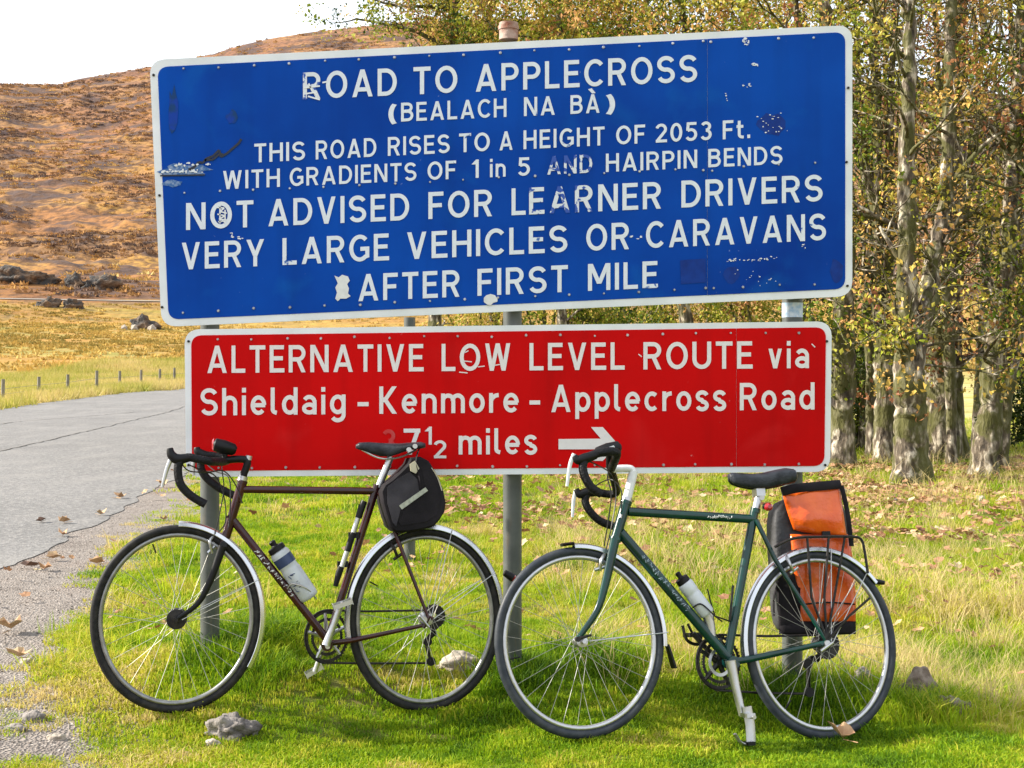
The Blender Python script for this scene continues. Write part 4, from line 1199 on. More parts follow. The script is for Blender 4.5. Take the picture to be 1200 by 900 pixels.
for q in ((413,627),(400,661)):
    a = LB.L(q[0], q[1], .0); mb = MB(); mb.box((a.x+.004, a.y, .012), (.040,.022,.022)); mb.build('clip', M['black'], pm)

# ---------- right: green tourer
RB = Plane(678, 867, 4.40, 12, 12)
rb = root_on(RB, 'bicycle', 'dark green touring bicycle with white stem, leaning in front of the right post', 'bicycle')
c, ru, rv, w1 = wheel(RB, rb, 678.5, 753.7, 99.5, 113, .020, M['greyrubber'], M['alu'], seed=3)
cF, ruF, rvF = c, ru, rv
c, ru, rv, w2 = wheel(RB, rb, 961, 756, 88.5, 111.5, .026, M['greyrubber'], M['blackmetal'], seed=4)
cR, ruR, rvR = c, ru, rv
f2 = MB()
add(f2, RB, [(734,588),(721,633)], .0190)
add(f2, RB, [(736,599.5),(884,608.5)], .0165)
add(f2, RB, [(884.5,597),(851.5,774)], .0160)
add(f2, RB, [(727,624),(853,771)], .0190)
for s in (-1, 1):
    add(f2, RB, [(857,776,s*.022),(880,772,s*.036),(969,753,s*.064)], [.0125,.0125,.009])
    add(f2, RB, [(886,609,s*.016),(908,655,s*.040),(969,752,s*.064)], [.009,.009,.007])
    add(f2, RB, [(962,756,s*.064),(972,751,s*.064),(974,755,s*.064)], .009)
bb = RB.L(856, 776)
f2.tube([(bb.x, bb.y, -.038), (bb.x, bb.y, .038)], .022, seg=18)
f2.tube([RB.L(734.3,587), RB.L(733,591)], .0215, seg=18); f2.tube([RB.L(721.8,630), RB.L(720.6,634)], .0215, seg=18)
f2.tube([RB.L(885.5,596), RB.L(884.5,601)], .0185, seg=18)
rbf = f2.build('frame', M['green'], rb)
curved_marks(RB, rbf, 'transfer', M['decal2'], (750,651), (806,716), .019, .0, 13, .6, 6)
curved_marks(RB, rbf, 'transfer', M['decal'], (827,605.1), (856,606.8), .0165, .0, 8, .5, 7)
T(RB, rbf, 'head_badge', [(727.8,603,.017),(726.8,607,.017)], [.006,.006], M['alu'], 12)
fk = MB()
add(fk, RB, [(721.5,632,-.052),(720.5,634,0),(721.5,632,.052)], .0145)
for s in (-1, 1):
    P = smooth_pts([RB.L(721,632,s*.052), RB.L(709,686,s*.054), RB.L(699,717,s*.054), RB.L(677,749,s*.052)])
    fk.tube(P, [(.0175-.008*i/(len(P)-1), .0125-.005*i/(len(P)-1)) for i in range(len(P))], seg=12, flat=(1, .3, 0))
fk.build('fork', M['green'], rb)
guard(rb, cF, ruF, rvF, 91, -5, .007, M['chrome'])['label'] = 'front mudguard'
guard(rb, cR, ruR, rvR, 186, 38, .009, M['chrome'])['label'] = 'rear mudguard'
mf = MB()
e0 = ell(cF, ruF+.012, rvF+.012, R(-4)); e1 = RB.L(790, 783); t_ = (e1-e0).normalized(); nn = Vector((-t_.y, t_.x, 0))
mf.slab([e0+Vector((0,0,-.018)), e0+Vector((0,0,.018)), e1+Vector((0,0,.026)), e1+Vector((0,0,-.026))], nn*.003, nn*-.003)
mf.build('mud_flap', M['black'], rb, smooth=False)
for s in (-1, 1):
    stay(rb, cF, ruF, rvF, 3, s, .0018, .02, .056); stay(rb, cR, ruR, rvR, 48, s, .0018, .015, .066); stay(rb, cR, ruR, rvR, 78, s, .0018, .01, .066)
gl = MB(); P = [ell(cF, ruF+.012, rvF+.012, R(a)) for a in (99, 95, 91)]; gl.tube(P, [(.006,.02)]*3, seg=8, flat=(0,1,0)); gl.build('mudguard_tip', M['black'], rb)
br = MB()
for s in (-1, 1):
    br.tube(smooth_pts([RB.L(709,648,s*.010), RB.L(705,656,s*.036), RB.L(703,668,s*.026)]), .0065, seg=8)
br.tube([RB.L(697,668,.026), RB.L(709,664,.026)], .0065, seg=8)
br.build('front_brake', M['alu'], rb)
br = MB()
for s in (-1, 1):
    br.tube(smooth_pts([RB.L(921,650,s*.010), RB.L(925,660,s*.036), RB.L(930,670,s*.026)]), .0065, seg=8)
br.tube([RB.L(926,672,.026), RB.L(935,665,.026)], .006, seg=8)
br.build('rear_brake', M['alu'], rb)
W_ = -.05
rc = RB.L(842, 776, W_); k1 = RB.L(867.5, 776, W_).x - rc.x; k2 = RB.L(842, 744, W_).y - rc.y
disc_ring(rc, k1*.87, k2*.87, k1, k2, W_, .0018, 1).build('chainring', M['blackmetal'], rb)
disc_ring(rc, k1*.66, k2*.66, k1*.78, k2*.78, W_+.007, .0018, 1).build('chainring', M['blackmetal'], rb)
disc_ring(rc, k1*.40, k2*.40, k1*.52, k2*.52, W_+.014, .0018, 1).build('chainring', M['alu'], rb)
sp = MB()
for k in range(5):
    a = 2*math.pi*k/5 + .1; sp.tube([(rc.x, rc.y, W_+.003), (rc.x+k1*.9*math.cos(a), rc.y+k2*.9*math.sin(a), W_+.003)], [.012, .007], seg=8)
sp.tube([(rc.x, rc.y, -.08), (rc.x, rc.y, -.03)], .012, seg=12)
sp.build('chainset_spider', M['blackmetal'], rb)
T(RB, rb, 'crank_arm', [(856,774,.072),(856.5,777,.072),(862,804,.076),(870,838,.080)], [.0195,.019,.0150,.0135], M['alu'], seg=14)
mb = MB(); a = RB.L(856.5,776.5,.078); mb.tube([(a.x,a.y,.07),(a.x,a.y,.083)], .0075, seg=12); mb.build('crank_bolt', M['black'], rb)
T(RB, rb, 'crank_arm', [(843,775,-.082),(826,758,-.085),(812,742,-.088)], [.012,.009,.010], M['blackmetal'])
# near pedal hanging edge-on with toe clip
pd = MB(); a = RB.L(870, 838, .085)
pd.tube([a, (a.x+.012, a.y-.004, .165)], .007, seg=10)
pd.tube([RB.L(875,828,.12), RB.L(879,850,.12), RB.L(880,869,.12)], [(.010,.018),(.008,.018),(.010,.018)], seg=10)
pd.box(RB.L(876,838,.12), (.030,.014,.07)); 
po = pd.build('pedal', M['alu'], rb)
tcl = MB(); tcl.tube(smooth_pts([RB.L(861,860,.12), RB.L(867,869,.12), RB.L(874,872,.12), RB.L(880,868,.12)]), [(.005,.014)]*19, seg=8, flat=(1,0,0)); 
tcl.build('toe_clip', M['alu'], po)
tp = MB(); tp.box(RB.L(878,871,.12), (.026,.012,.05)); tp.build('pedal_pad', M['black'], po)
mb = MB()
mb.tube(smooth_pts([RB.L(800,733,-.12), RB.L(805,750,-.12), RB.L(818,755,-.12), RB.L(822,745,-.12)]), .006, seg=8)
mb.tube(smooth_pts([RB.L(806,731,-.16), RB.L(813,744,-.16), RB.L(822,746,-.16)]), .005, seg=8)
mb.box(RB.L(812,744,-.13), (.05,.016,.08))
mb.build('pedal', M['blackmetal'], rb)
ch = MB()
for pts in ([(842,743.8,W_),(900,745.5,W_),(968,744,W_)], [(838,808.5,W_),(890,812,W_),(947,813,W_)]):
    ch.tube([RB.L(*p) for p in pts], [(.0045,.0034)]*3, seg=6, flat=(0,1,0))
ch.tube([(rc.x+k1*math.cos(a), rc.y+k2*math.sin(a), W_) for a in np.linspace(R(88), R(266), 24)], .0045, seg=6)
ch.tube([RB.L(972,744,W_), RB.L(977,756,W_), RB.L(966,768,W_), RB.L(950,774,W_), RB.L(946,790,W_), RB.L(947,813,W_)], .0045, seg=6)
ch.build('chain', M['blackmetal'], rb)
cs = RB.L(967, 755, W_)
mb = MB()
for i in range(7):
    rr = .054 - .005*i; w = -.036 - i*.0045
    mb.add(*(lambda d: (d.v, d.f))(disc_ring(cs, .012, .012, rr*.92, rr, w, .0011, 1, 48)))
mb.build('cassette', M['blackmetal'], rb)
dr = MB()
dr.tube([RB.L(966,765,-.07), RB.L(957,772,-.082), RB.L(948,772,-.07)], [.009,.014,.010], seg=10)
dr.tube([RB.L(947,774,-.062), RB.L(948,811,-.060)], [(.013,.004),(.013,.004)], seg=10)
for q in ((946,778),(948,811)):
    a = RB.L(q[0], q[1], -.052); dr.tube([(a.x,a.y,-.058),(a.x,a.y,-.044)], .018, seg=14)
dr.build('rear_derailleur', M['black'], rb)
qr = MB(); a = RB.L(969, 754, .07); qr.tube([(a.x,a.y,.058),(a.x,a.y,.078)], .011, seg=12); qr.tube([RB.L(962,763,.078), RB.L(976,753,.078)], [.006,.005], seg=8)
qr.build('quick_release', M['alu'], rb)
qr = MB(); a = RB.L(677, 749, .058); qr.tube([(a.x,a.y,.05),(a.x,a.y,.072)], .009, seg=12); qr.tube([RB.L(680,748,.07), RB.L(693,744,.07)], [.006,.004], seg=8)
qr.build('quick_release', M['blackmetal'], rb)
sm = MB()
sm.tube([RB.L(734.5,586), RB.L(742.5,552)], .0165, seg=16)
sm.tube(smooth_pts([RB.L(742,553), RB.L(739,549.5), RB.L(728,549), RB.L(716,550)]), .0135, seg=14)
sm.build('stem', M['white'], rb)
T(RB, rb, 'headset', [(735,583),(733.8,588)], .0205, M['alu'], 16)
hb = MB()
near = [(716,550,.02),(722,536,.15),(722,530,.185),(712,529,.2),(698,532,.2),(687,537,.2),(683,547,.2),(686,560,.2),(694,572,.2),(705,579,.2)]
farb = [(716,550,-.02),(722,572,-.15),(721,578,-.185),(712,579,-.2),(700,577,-.2),(689,578,-.2),(686,588,-.2),(692,600,-.2),(704,611,-.2),(720,617,-.2)]
for s in (near, farb): hb.tube(smooth_pts([RB.L(*p) for p in s]), .0150, seg=12)
hb.build('handlebar', M['tape'], rb)
for side, pts, lv in ((.2, [(698,533),(686,537),(677,539),(673,534)], [(673,532),(668,545),(664.5,570)]), (-.2, [(698,577),(688,577),(679,579),(675,573)], [(675,574),(672,588),(671,606)])):
    T(RB, rb, 'brake_hood', [(x, y, side) for x, y in pts], [.015,.0185,.016,.010], M['black'], 12, True)
    T(RB, rb, 'brake_lever', [(x, y, side) for x, y in lv], [(.004,.008),(.003,.007),(.003,.005)], M['white'], 8, True)
lt = MB(); P = [RB.L(696,532,.12), RB.L(700,530,.12), RB.L(712,527,.12), RB.L(724,525,.12), RB.L(727,525,.12)]
lt.tube(P, [(.008,.014),(.018,.024),(.024,.028),(.025,.028),(.014,.018)], seg=16, flat=(0,1,0))
lt.tube([RB.L(714,532,.06), RB.L(714,548,.03)], .012, seg=10)
lo = lt.build('bicycle_lamp', M['black'], rb)
quadpatch(RB, lo, 'label', M['white'], [(707,526),(719,522),(721,525),(709,529)], .149, .002)
cb = MB()
for pts in ([(688,540,.2),(700,545,.16),(716,556,.05),(722,580,.03),(716,620,.03),(709,648,.01)],
            [(688,578,-.2),(700,568,-.1),(716,562,0),(728,575,.025),(728,600,.03)],
            [(714,550,.03),(712,560,.05),(716,585,.05),(708,640,.02)]):
    cb.tube(smooth_pts([RB.L(*p) for p in pts], 8), .0024, seg=6)
cb.build('brake_cable', M['hose'], rb)
T(RB, rb, 'seat_post', [(891,572),(885.5,598)], .0150, M['alu'], 14)
mb = MB(); mb.box(RB.L(889,577), (.034,.03,.045)); mb.tube([RB.L(893,583,-.02), RB.L(893,583,.02)], .01, seg=10); mb.build('saddle_clamp', M['alu'], rb)
saddle(RB, rb, [(854,555,565,.015),(857,554,569,.024),(866,554.5,573,.030),(880,555.5,576,.036),(892,554.5,576,.050),(904,551.5,575,.068),(915,549.5,573,.078),(923,550.5,570,.076),(927,554,566,.055)], M['leather'])
rl = MB(); a = RB.L(900, 594); rl.tube([RB.L(894,593,.02), RB.L(900,594,.03)], [.01,.014], seg=12); r_ = rl.build('rear_lamp', M['black'], rb)
mb = MB(); a = RB.L(900.5,594,.035); mb.tube([(a.x,a.y,.03),(a.x,a.y,.042),(a.x,a.y,.048)], [.0155,.014,.007], seg=14); mb.build('lens', M['red'], r_)
# rack
rk = MB()
for s in (-1, 1):
    w = s*.062
    rk.tube(smooth_pts([RB.L(908,641,w), RB.L(930,631,w), RB.L(960,629,w), RB.L(998,629,w), RB.L(1009,632,w), RB.L(1013,645,w), RB.L(1017,672,w)], 6), .0052, seg=8)
    rk.tube([RB.L(946,630,w), RB.L(951,700,w), RB.L(969,750,w*1.1)], .0048, seg=8)
    rk.tube([RB.L(971,630,w), RB.L(966,700,w), RB.L(969,750,w*1.1)], .0048, seg=8)
    rk.tube([RB.L(1019,701,w*.5), RB.L(995,722,w), RB.L(970,750,w*1.1)], .0045, seg=8)
    rk.tube([RB.L(990,630,w), RB.L(969,750,w*1.1)], .0045, seg=8)
for x in (930, 950, 972, 998):
    rk.tube([RB.L(x, 630, -.062), RB.L(x, 630, .062)], .0045, seg=8)
rk.build('luggage_rack', M['blackmetal'], rb)
mb = MB(); mb.tube([RB.L(1010,678), RB.L(1022,681), RB.L(1036,683)], [.010,.013,.008], seg=10); ro = mb.build('rear_reflector', M['black'], rb)
# pannier hanging on the far side of the rack
pn = root_on(RB, 'pannier', 'orange roll top pannier with black base, hanging on the rack of the green bicycle', 'bag')
w0, w1 = -.195, -.085
def ybox(poly, w0, w1, name, mat, s=.97, lvl=2):
    prof = [(0, s-.05), (.05, s), (.2, 1), (.8, 1), (.95, s), (1, s-.05)]
    o = bag(RB, poly, w0, w1, prof).build(name, mat, pn, angle=180); subsurf(o, lvl); return o
# main body (grey fabric back and side) then orange front panels
body = bag(RB, [(911,584),(950,576),(984,578),(995,600),(1000,640),(1004,700),(1003,735),(995,742),(960,744),(925,742),(915,735),(912,700),(910,650),(907,610)], w0, w1-.012,
           [(0,.93),(.06,.98),(.2,1),(.8,1),(.95,.98),(1,.94)]).build('bag_body', M['greycloth'], pn, angle=180); subsurf(body, 1)
def bulged(poly_fn, nx, ny, w, bulge, name, mat, seed, wr=.006):
    """cloth panel: grid with folds"""
    rnd = random.Random(seed); ph = [rnd.uniform(0, 6) for _ in range(4)]
    vs, fs = [], []
    for j in range(ny+1):
        for i in range(nx+1):
            s, t = i/nx, j/ny; x, y = poly_fn(s, t)
            b = bulge*(4*s*(1-s))**.6*(4*t*(1-t))**.5 + wr*math.sin(5*s+7*t+ph[0])*math.sin(3.2*s-4*t+ph[1]) + wr*.6*math.sin(11*s+2*t+ph[2])
            vs.append(RB.L(x, y, w+b))
    n = nx+1
    for j in range(ny):
        for i in range(nx):
            a = j*n+i; fs.append((a, a+n, a+n+1, a+1))
    mb = MB(); mb.add(vs, fs); o = mb.build(name, mat, pn, angle=180)
    so = o.modifiers.new('thick', 'SOLIDIFY'); so.thickness = .004; so.offset = -1
    return o
lerp = lambda a, b, t: a + (b-a)*t
def up_fn(s, t):
    xl = lerp(917, 930, t**1.3); xr = lerp(984, 992.5, t)
    yt = lerp(577, 570, s); yb = lerp(621, 629, s) + 2*math.sin(s*3.1)
    return lerp(xl, xr, s), lerp(yt, yb, t)
bulged(up_fn, 18, 14, w1+.012, .022, 'roll_top', M['orange'], 3, .005)
def lo_fn(s, t):
    xl = lerp(926, 936, t); xr = lerp(996, 1003, min(1, t*1.5))
    return lerp(xl, xr, s), lerp(626, 733, t)
bulged(lo_fn, 16, 20, w1-.006, .016, 'front_panel', M['orange'], 8, .007)
def bl_fn(s, t):
    return lerp(909+4*t, 938, s), lerp(672, 738, t)
bulged(bl_fn, 8, 12, w1+.004, .010, 'side_panel', M['canvas'], 9, .004)
def bs_fn(s, t):
    return lerp(913, 1003, s), lerp(728, 745 - 4*abs(s-.5), t)
bulged(bs_fn, 12, 6, w1+.006, .012, 'base_panel', M['canvas'], 10, .002)
T(RB, pn, 'roll_closure', [(916,576,w1+.02),(935,572,w1+.028),(962,569.5,w1+.03),(984.5,567.5,w1+.02)], [(.008,.018)]*4, M['canvas'], 10, True)
T(RB, pn, 'strap', [(986,569,w1+.02),(993,600,w1+.02),(998,640,w1+.016)], [(.004,.010)]*3, M['canvas'], 8, True)
T(RB, pn, 'strap', [(936,709,w1+.022),(968,706,w1+.028),(1001,708,w1+.014)], [(.008,.003)]*3, M['canvas'], 8, True)
mb = MB(); mb.box(RB.L(968, 626, w1+.04), (.030,.022,.012)); mb.build('buckle', M['black'], pn)
T(RB, pn, 'hanging_strap', [(912,682,w1+.01),(907,700,w1+.012),(907,722,w1+.01)], [(.006,.003)]*3, M['canvas'], 8, True)
b2_, at, d = bottle(RB, 'water_bottle', 'plain white water bottle with black cap on the green bicycle', (801,681.5), (829.5,720), .0285, .0, M['black'], simple('white_bottle_plastic', (.60,.63,.66), .35, var=.12, scale=25))
mb = MB(); mb.tube([RB.L(829,719), RB.L(832,732), RB.L(834,746)], [.022,.018,.016], seg=18); mb.build('bottle_foot', M['alu'], b2_)
cg = MB()
for s in (-1, 1):
    cg.tube(smooth_pts([RB.L(812,712,s*.012), RB.L(822,708,s*.032), RB.L(838,722,s*.032), RB.L(846,728,s*.01)]), .0028, seg=6)
cg.tube(smooth_pts([RB.L(829,690,0), RB.L(833,706,0), RB.L(838,722,0)]), .0028, seg=6)
cg.tube([RB.L(800,708,.004), RB.L(838,752,.004)], .004, seg=6)
cg.tube([RB.L(859,686,.016), RB.L(857,708,.02), RB.L(855,727,.016)], .0045, seg=6)
cg.tube([RB.L(838,722,.0), RB.L(855,728,.0)], .003, seg=6)
cg.build('bottle_cage', M['blackmetal'], rb)
# ------------------------------------------------------------------ scattering (geometry nodes, self-contained)
def scatter(name, protos, pts, rot, scl, tint, pick, mat, parent=None, loc=(0, 0, 0)):
    """protos: list of (verts, faces). One object: its own mesh carries the patterns and the points."""
    vs, fs, kind = [], [], []
    for k, (pv, pf) in enumerate(protos):
        b = len(vs); vs += [tuple(p) for p in pv]; fs += [tuple(i+b for i in f) for f in pf]; kind += [k+1]*len(pv)
    n0 = len(vs); P = np.asarray(pts, float) - np.array(loc)[None]
    allv = np.concatenate([np.array(vs, float).reshape(-1, 3), P])
    me = bpy.data.meshes.new(name); me.from_pydata(allv.tolist(), [], fs); me.materials.append(mat)
    n = len(P); tot = n0 + n
    def attr(nm, typ, data, dim):
        a = me.attributes.new(nm, typ, 'POINT'); a.data.foreach_set('vector' if dim == 3 else 'value', data.ravel())
    attr('kind', 'INT', np.concatenate([np.array(kind), np.zeros(n)]).astype(np.int32), 1)
    attr('pick', 'INT', np.concatenate([np.zeros(n0), np.asarray(pick)+1]).astype(np.int32), 1)
    attr('scl', 'FLOAT', np.concatenate([np.ones(n0), scl]).astype(np.float32), 1)
    attr('tint', 'FLOAT', np.concatenate([np.zeros(n0), tint]).astype(np.float32), 1)
    attr('rot', 'FLOAT_VECTOR', np.concatenate([np.zeros((n0, 3)), rot]).astype(np.float32), 3)
    o = bpy.data.objects.new(name, me); COL.objects.link(o); o.location = loc if parent is None else (0, 0, 0)
    if parent: o.parent = parent
    ng = bpy.data.node_groups.new('scatter', 'GeometryNodeTree')
    ng.interface.new_socket('Geometry', in_out='INPUT', socket_type='NodeSocketGeometry')
    ng.interface.new_socket('Geometry', in_out='OUTPUT', socket_type='NodeSocketGeometry')
    gi = ng.nodes.new('NodeGroupInput'); go = ng.nodes.new('NodeGroupOutput')
    def named(nm, typ):
        a = ng.nodes.new('GeometryNodeInputNamedAttribute'); a.data_type = typ; a.inputs['Name'].default_value = nm
        return a.outputs['Attribute']
    kd, pk, sc_, ro_ = named('kind', 'INT'), named('pick', 'INT'), named('scl', 'FLOAT'), named('rot', 'FLOAT_VECTOR')
    def eq(a, v):
        c = ng.nodes.new('FunctionNodeCompare'); c.data_type = 'INT'; c.operation = 'EQUAL'
        ng.links.new(a, c.inputs[2]); c.inputs[3].default_value = v; return c.outputs['Result']
    jn = ng.nodes.new('GeometryNodeJoinGeometry')
    for k in range(len(protos)):
        s1 = ng.nodes.new('GeometryNodeSeparateGeometry'); s1.domain = 'POINT'
        ng.links.new(gi.outputs[0], s1.inputs['Geometry']); ng.links.new(eq(kd, k+1), s1.inputs['Selection'])
        s2 = ng.nodes.new('GeometryNodeSeparateGeometry'); s2.domain = 'POINT'
        ng.links.new(gi.outputs[0], s2.inputs['Geometry']); ng.links.new(eq(pk, k+1), s2.inputs['Selection'])
        ip = ng.nodes.new('GeometryNodeInstanceOnPoints')
        ng.links.new(s2.outputs['Selection'], ip.inputs['Points']); ng.links.new(s1.outputs['Selection'], ip.inputs['Instance'])
        ng.links.new(ro_, ip.inputs['Rotation']); ng.links.new(sc_, ip.inputs['Scale'])
        ng.links.new(ip.outputs['Instances'], jn.inputs[0])
    ng.links.new(jn.outputs[0], go.inputs[0])
    md = o.modifiers.new('scatter', 'NODES'); md.node_group = ng
    return o
def veg_mat(name, stops, trans=0.35, rough=0.6, tip=None):
    m, nt, b = newmat(name)
    at = N(nt, 'ShaderNodeAttribute'); at.attribute_type = 'INSTANCER'; at.attribute_name = 'tint'
    c = ramp(nt, at.outputs['Fac'], stops)
    tc = N(nt, 'ShaderNodeTexCoord')
    n = noise(nt, tc.outputs['Object'], 12, 2)
    hs = N(nt, 'ShaderNodeHueSaturation'); nt.links.new(c, hs.inputs['Color'])
    nt.links.new(mth(nt, 'MULTIPLY_ADD', n, 1.0, 0.5), hs.inputs['Value']); c = hs.outputs['Color']
    nt.links.new(c, b.inputs['Base Color']); b.inputs['Roughness'].default_value = rough
    b.inputs['Specular IOR Level'].default_value = 0.25
    tr = N(nt, 'ShaderNodeBsdfTranslucent'); nt.links.new(c, tr.inputs['Color'])
    mx = N(nt, 'ShaderNodeMixShader'); mx.inputs[0].default_value = trans
    nt.links.new(b.outputs[0], mx.inputs[1]); nt.links.new(tr.outputs[0], mx.inputs[2])
    out = nt.nodes['Material Output']; nt.links.new(mx.outputs[0], out.inputs['Surface'])
    return m
def tuft(n, rad, h0, h1, wd, lean, seed, seg=2):
    r = random.Random(seed); vs, fs = [], []
    for i in range(n):
        a = r.uniform(0, 6.283); d = rad*math.sqrt(r.random()); x, y = d*math.cos(a), d*math.sin(a)
        hh = r.uniform(h0, h1); la = r.uniform(0, 6.283); ll = r.uniform(.1, 1)*lean*hh
        fa = r.uniform(0, 3.14); wx, wy = math.cos(fa)*wd*r.uniform(.6, 1.2)/2, math.sin(fa)*wd*r.uniform(.6, 1.2)/2
        b = len(vs)
        if seg == 1:
            vs += [(x-wx, y-wy, -.01), (x+wx, y+wy, -.01), (x+math.cos(la)*ll, y+math.sin(la)*ll, hh)]; fs.append((b, b+1, b+2))
        else:
            mx_, my_ = x+math.cos(la)*ll*.35, y+math.sin(la)*ll*.35
            vs += [(x-wx, y-wy, -.01), (x+wx, y+wy, -.01), (mx_+wx*.8, my_+wy*.8, hh*.6), (mx_-wx*.8, my_-wy*.8, hh*.6), (x+math.cos(la)*ll, y+math.sin(la)*ll, hh*r.uniform(.8, 1))]
            fs += [(b, b+1, b+2, b+3), (b+3, b+2, b+4)]
    return vs, fs
def frustum_pts(n, y0, y1, xm=.42, seed=0, pad=1.2):
    r = np.random.default_rng(seed)
    y = np.sqrt(r.random(n)*(y1**2-y0**2)+y0**2); x = (r.random(n)*2-1)*(y*xm+pad)
    return x, y, r
lawn = [tuft(34, .045, .006, .022, .0042, 1.3, k) for k in range(3)]
tall = [tuft(22, .06, .03, .085, .0034, 1.5, 10+k) for k in range(2)]
straw = [tuft(10, .05, .09, .20, .0026, 1.4, 20+k) for k in range(1)]
protos = lawn + tall + straw
GP, GRt, GS, GT, GK = [], [], [], [], []
tuss = [(-1.14, 5.02, .16), (0.02, 5.0, .20), (1.1, 5.0, .22), (-.98, 4.9, .2), (.35, 5.3, .25), (1.55, 4.85, .25), (-1.0, 5.2, .25)]
for (n, y0, y1, sd0, sc0) in ((42000, 3.3, 6.2, 1, 1.0), (20000, 6.2, 10, 2, 1.25), (18000, 10, 20, 3, 1.9), (7000, 20, 34, 4, 3.0)):
    x, y, r = frustum_pts(n, y0, y1, seed=sd0)
    ge = grass_edge(y)
    e = x - ge + fbm(x*3.1, y*3.1, 4)*.75*np.clip(y/8, .5, 1)
    patch = fbm(x*1.3+5, y*1.3, 4)
    keep = r.random(n) < np.clip((e+.04)/0.2, 0, 1)*np.clip(1.15 - 2.2*np.clip(patch-.1, 0, 1), .25, 1)
    island = (np.hypot(x+1.56, (y-4.15)*1.2) < .10) | ((np.hypot(x+1.78, (y-4.72)*.6) < .20) & (r.random(n) < .4))
    keep |= island & (r.random(n) < .8)
    x, y, patch, e = x[keep], y[keep], patch[keep], e[keep]; m = len(x)
    if not m: continue
    z = G(x, y)
    # how rough the sward is: short lawn in front, long and straw-coloured to the right and behind
    rough = sstep(5.0, 6.2, y + .35*np.clip(x, -2, 2.5) + fbm(x*.8, y*.8, 3)*1.6) * sstep(-1.2, 0.6, x + fbm(x*.5, y*.5, 3)*2)
    tz = np.zeros(m)
    for a, b, q in tuss: tz = np.maximum(tz, np.exp(-((x-a)**2+(y-b)**2)/(2*(q*.5)**2)))
    rr = r.random(m)
    pick = r.integers(0, 3, m)
    tl = (rr < .04*(y > 5) + .30*rough + .75*tz*(tz > .3)); pick = np.where(tl, 3 + r.integers(0, 2, m), pick)
    stt = (r.random(m) < .02 + .10*rough*(fbm(x*1.1, y*1.1+7, 3) > 0)) & (x > .2); pick = np.where(stt & (y > 4.9), 5, pick)
    s = sc0*(.65 + .6*r.random(m))*(1 + .5*np.clip(patch*3, -.6, .8))*(1+.35*tz)
    s = np.where((pick >= 3), s/(1+.18*(sc0-1)), s)
    t = .42 + fbm(x*.9+3, y*.9, 4)*.5 + fbm(x*5+3, y*5, 3)*.75 + (r.random(m)-.5)*.40 + rough*.14 + .20*np.exp(-np.clip(e, 0, 3)/.45) - .15*tz
    t = np.where(pick == 5, .90, t); t = np.clip(t, 0.02, .98)
    GP.append(np.stack([x, y, z], 1)); GRt.append(np.stack([(r.random(m)-.5)*.3, (r.random(m)-.5)*.3, r.random(m)*6.283], 1))
    GS.append(s); GT.append(t); GK.append(pick)
grass_m = veg_mat('grass_blades', [(0.0, (0.04, 0.10, 0.004)), (0.25, (0.14, 0.27, 0.005)), (0.5, (0.33, 0.44, 0.010)), (0.68, (0.52, 0.47, 0.05)), (0.85, (0.60, 0.48, 0.20)), (1.0, (0.62, 0.48, 0.27))], .4)
tag(scatter('grass', protos, np.concatenate(GP), np.concatenate(GRt), np.concatenate(GS), np.concatenate(GT), np.concatenate(GK), grass_m), kind='stuff')

# rough grass along the far side of the road and through the valley field
n = 16000; r = np.random.default_rng(8)
y = np.sqrt(r.random(n)*(95**2-20**2)+20**2); x = road_far_edge(y) - r.random(n)**1.3*16
k = (x > -.52*y) ; x, y = x[k], y[k]; m = len(x)
tg = [tuft(18, .25, .12, .36, .03, .9, 40+k2, 1) for k2 in range(2)]
fieldm = veg_mat('field_grass_blades', [(0.0, (0.20, 0.24, 0.02)), (0.3, (0.40, 0.37, 0.07)), (0.6, (0.58, 0.46, 0.17)), (1.0, (0.62, 0.46, 0.22))], .35)
tag(scatter('field_grass', tg, np.stack([x, y, G(x, y)], 1), np.stack([np.zeros(m), np.zeros(m), r.random(m)*6.28], 1), (.5+.8*r.random(m))*(.7+y/90),
    np.clip(.45+fbm(x*.3, y*.3, 4)*1.0+(r.random(m)-.5)*.4, 0.02, .98), r.integers(0, 2, m), fieldm), kind='stuff')

# heather, bracken and grass tussocks on the hill and in the valley
def slope_scatter(name, n, r0, r1, sz, stops, thr, seed, expo):
    r = np.random.default_rng(seed); rad = r0 + (r1-r0)*r.random(n)**expo; a = np.radians((r.random(n)*2-1)*27)
    x, y = rad*np.sin(a), rad*np.cos(a); nz_ = fbm(x*.035+seed, y*.05, 4)
    k = nz_ + (r.random(n)-.5)*.35 > thr; x, y, nz_ = x[k], y[k], nz_[k]; m = len(x)
    pr = [tuft(15, .7, .12, .38, .42, 1.2, 60+seed+k2, 1) for k2 in range(3)]
    mt = veg_mat(name + '_blades', stops, .2, .9)
    tag(scatter(name, pr, np.stack([x, y, G(x, y)-.05], 1), np.stack([np.zeros(m), np.zeros(m), r.random(m)*6.28], 1), sz*(.5+1.0*r.random(m)),
        np.clip(.5 - nz_*1.3 + r.normal(0, .2, m), 0.01, .99), r.integers(0, 3, m), mt), kind='stuff')
slope_scatter('heather', 52000, 236, 735, 1.7, [(0, (.10, .07, .06)), (.3, (.20, .11, .06)), (.55, (.42, .22, .07)), (.8, (.52, .31, .09)), (1, (.58, .42, .16))], .02, 3, .8)
slope_scatter('valley_grass', 16000, 84, 222, .8, [(0, (.26, .20, .05)), (.3, (.42, .28, .07)), (.6, (.55, .36, .09)), (1, (.60, .44, .16))], -.02, 4, 1.0)

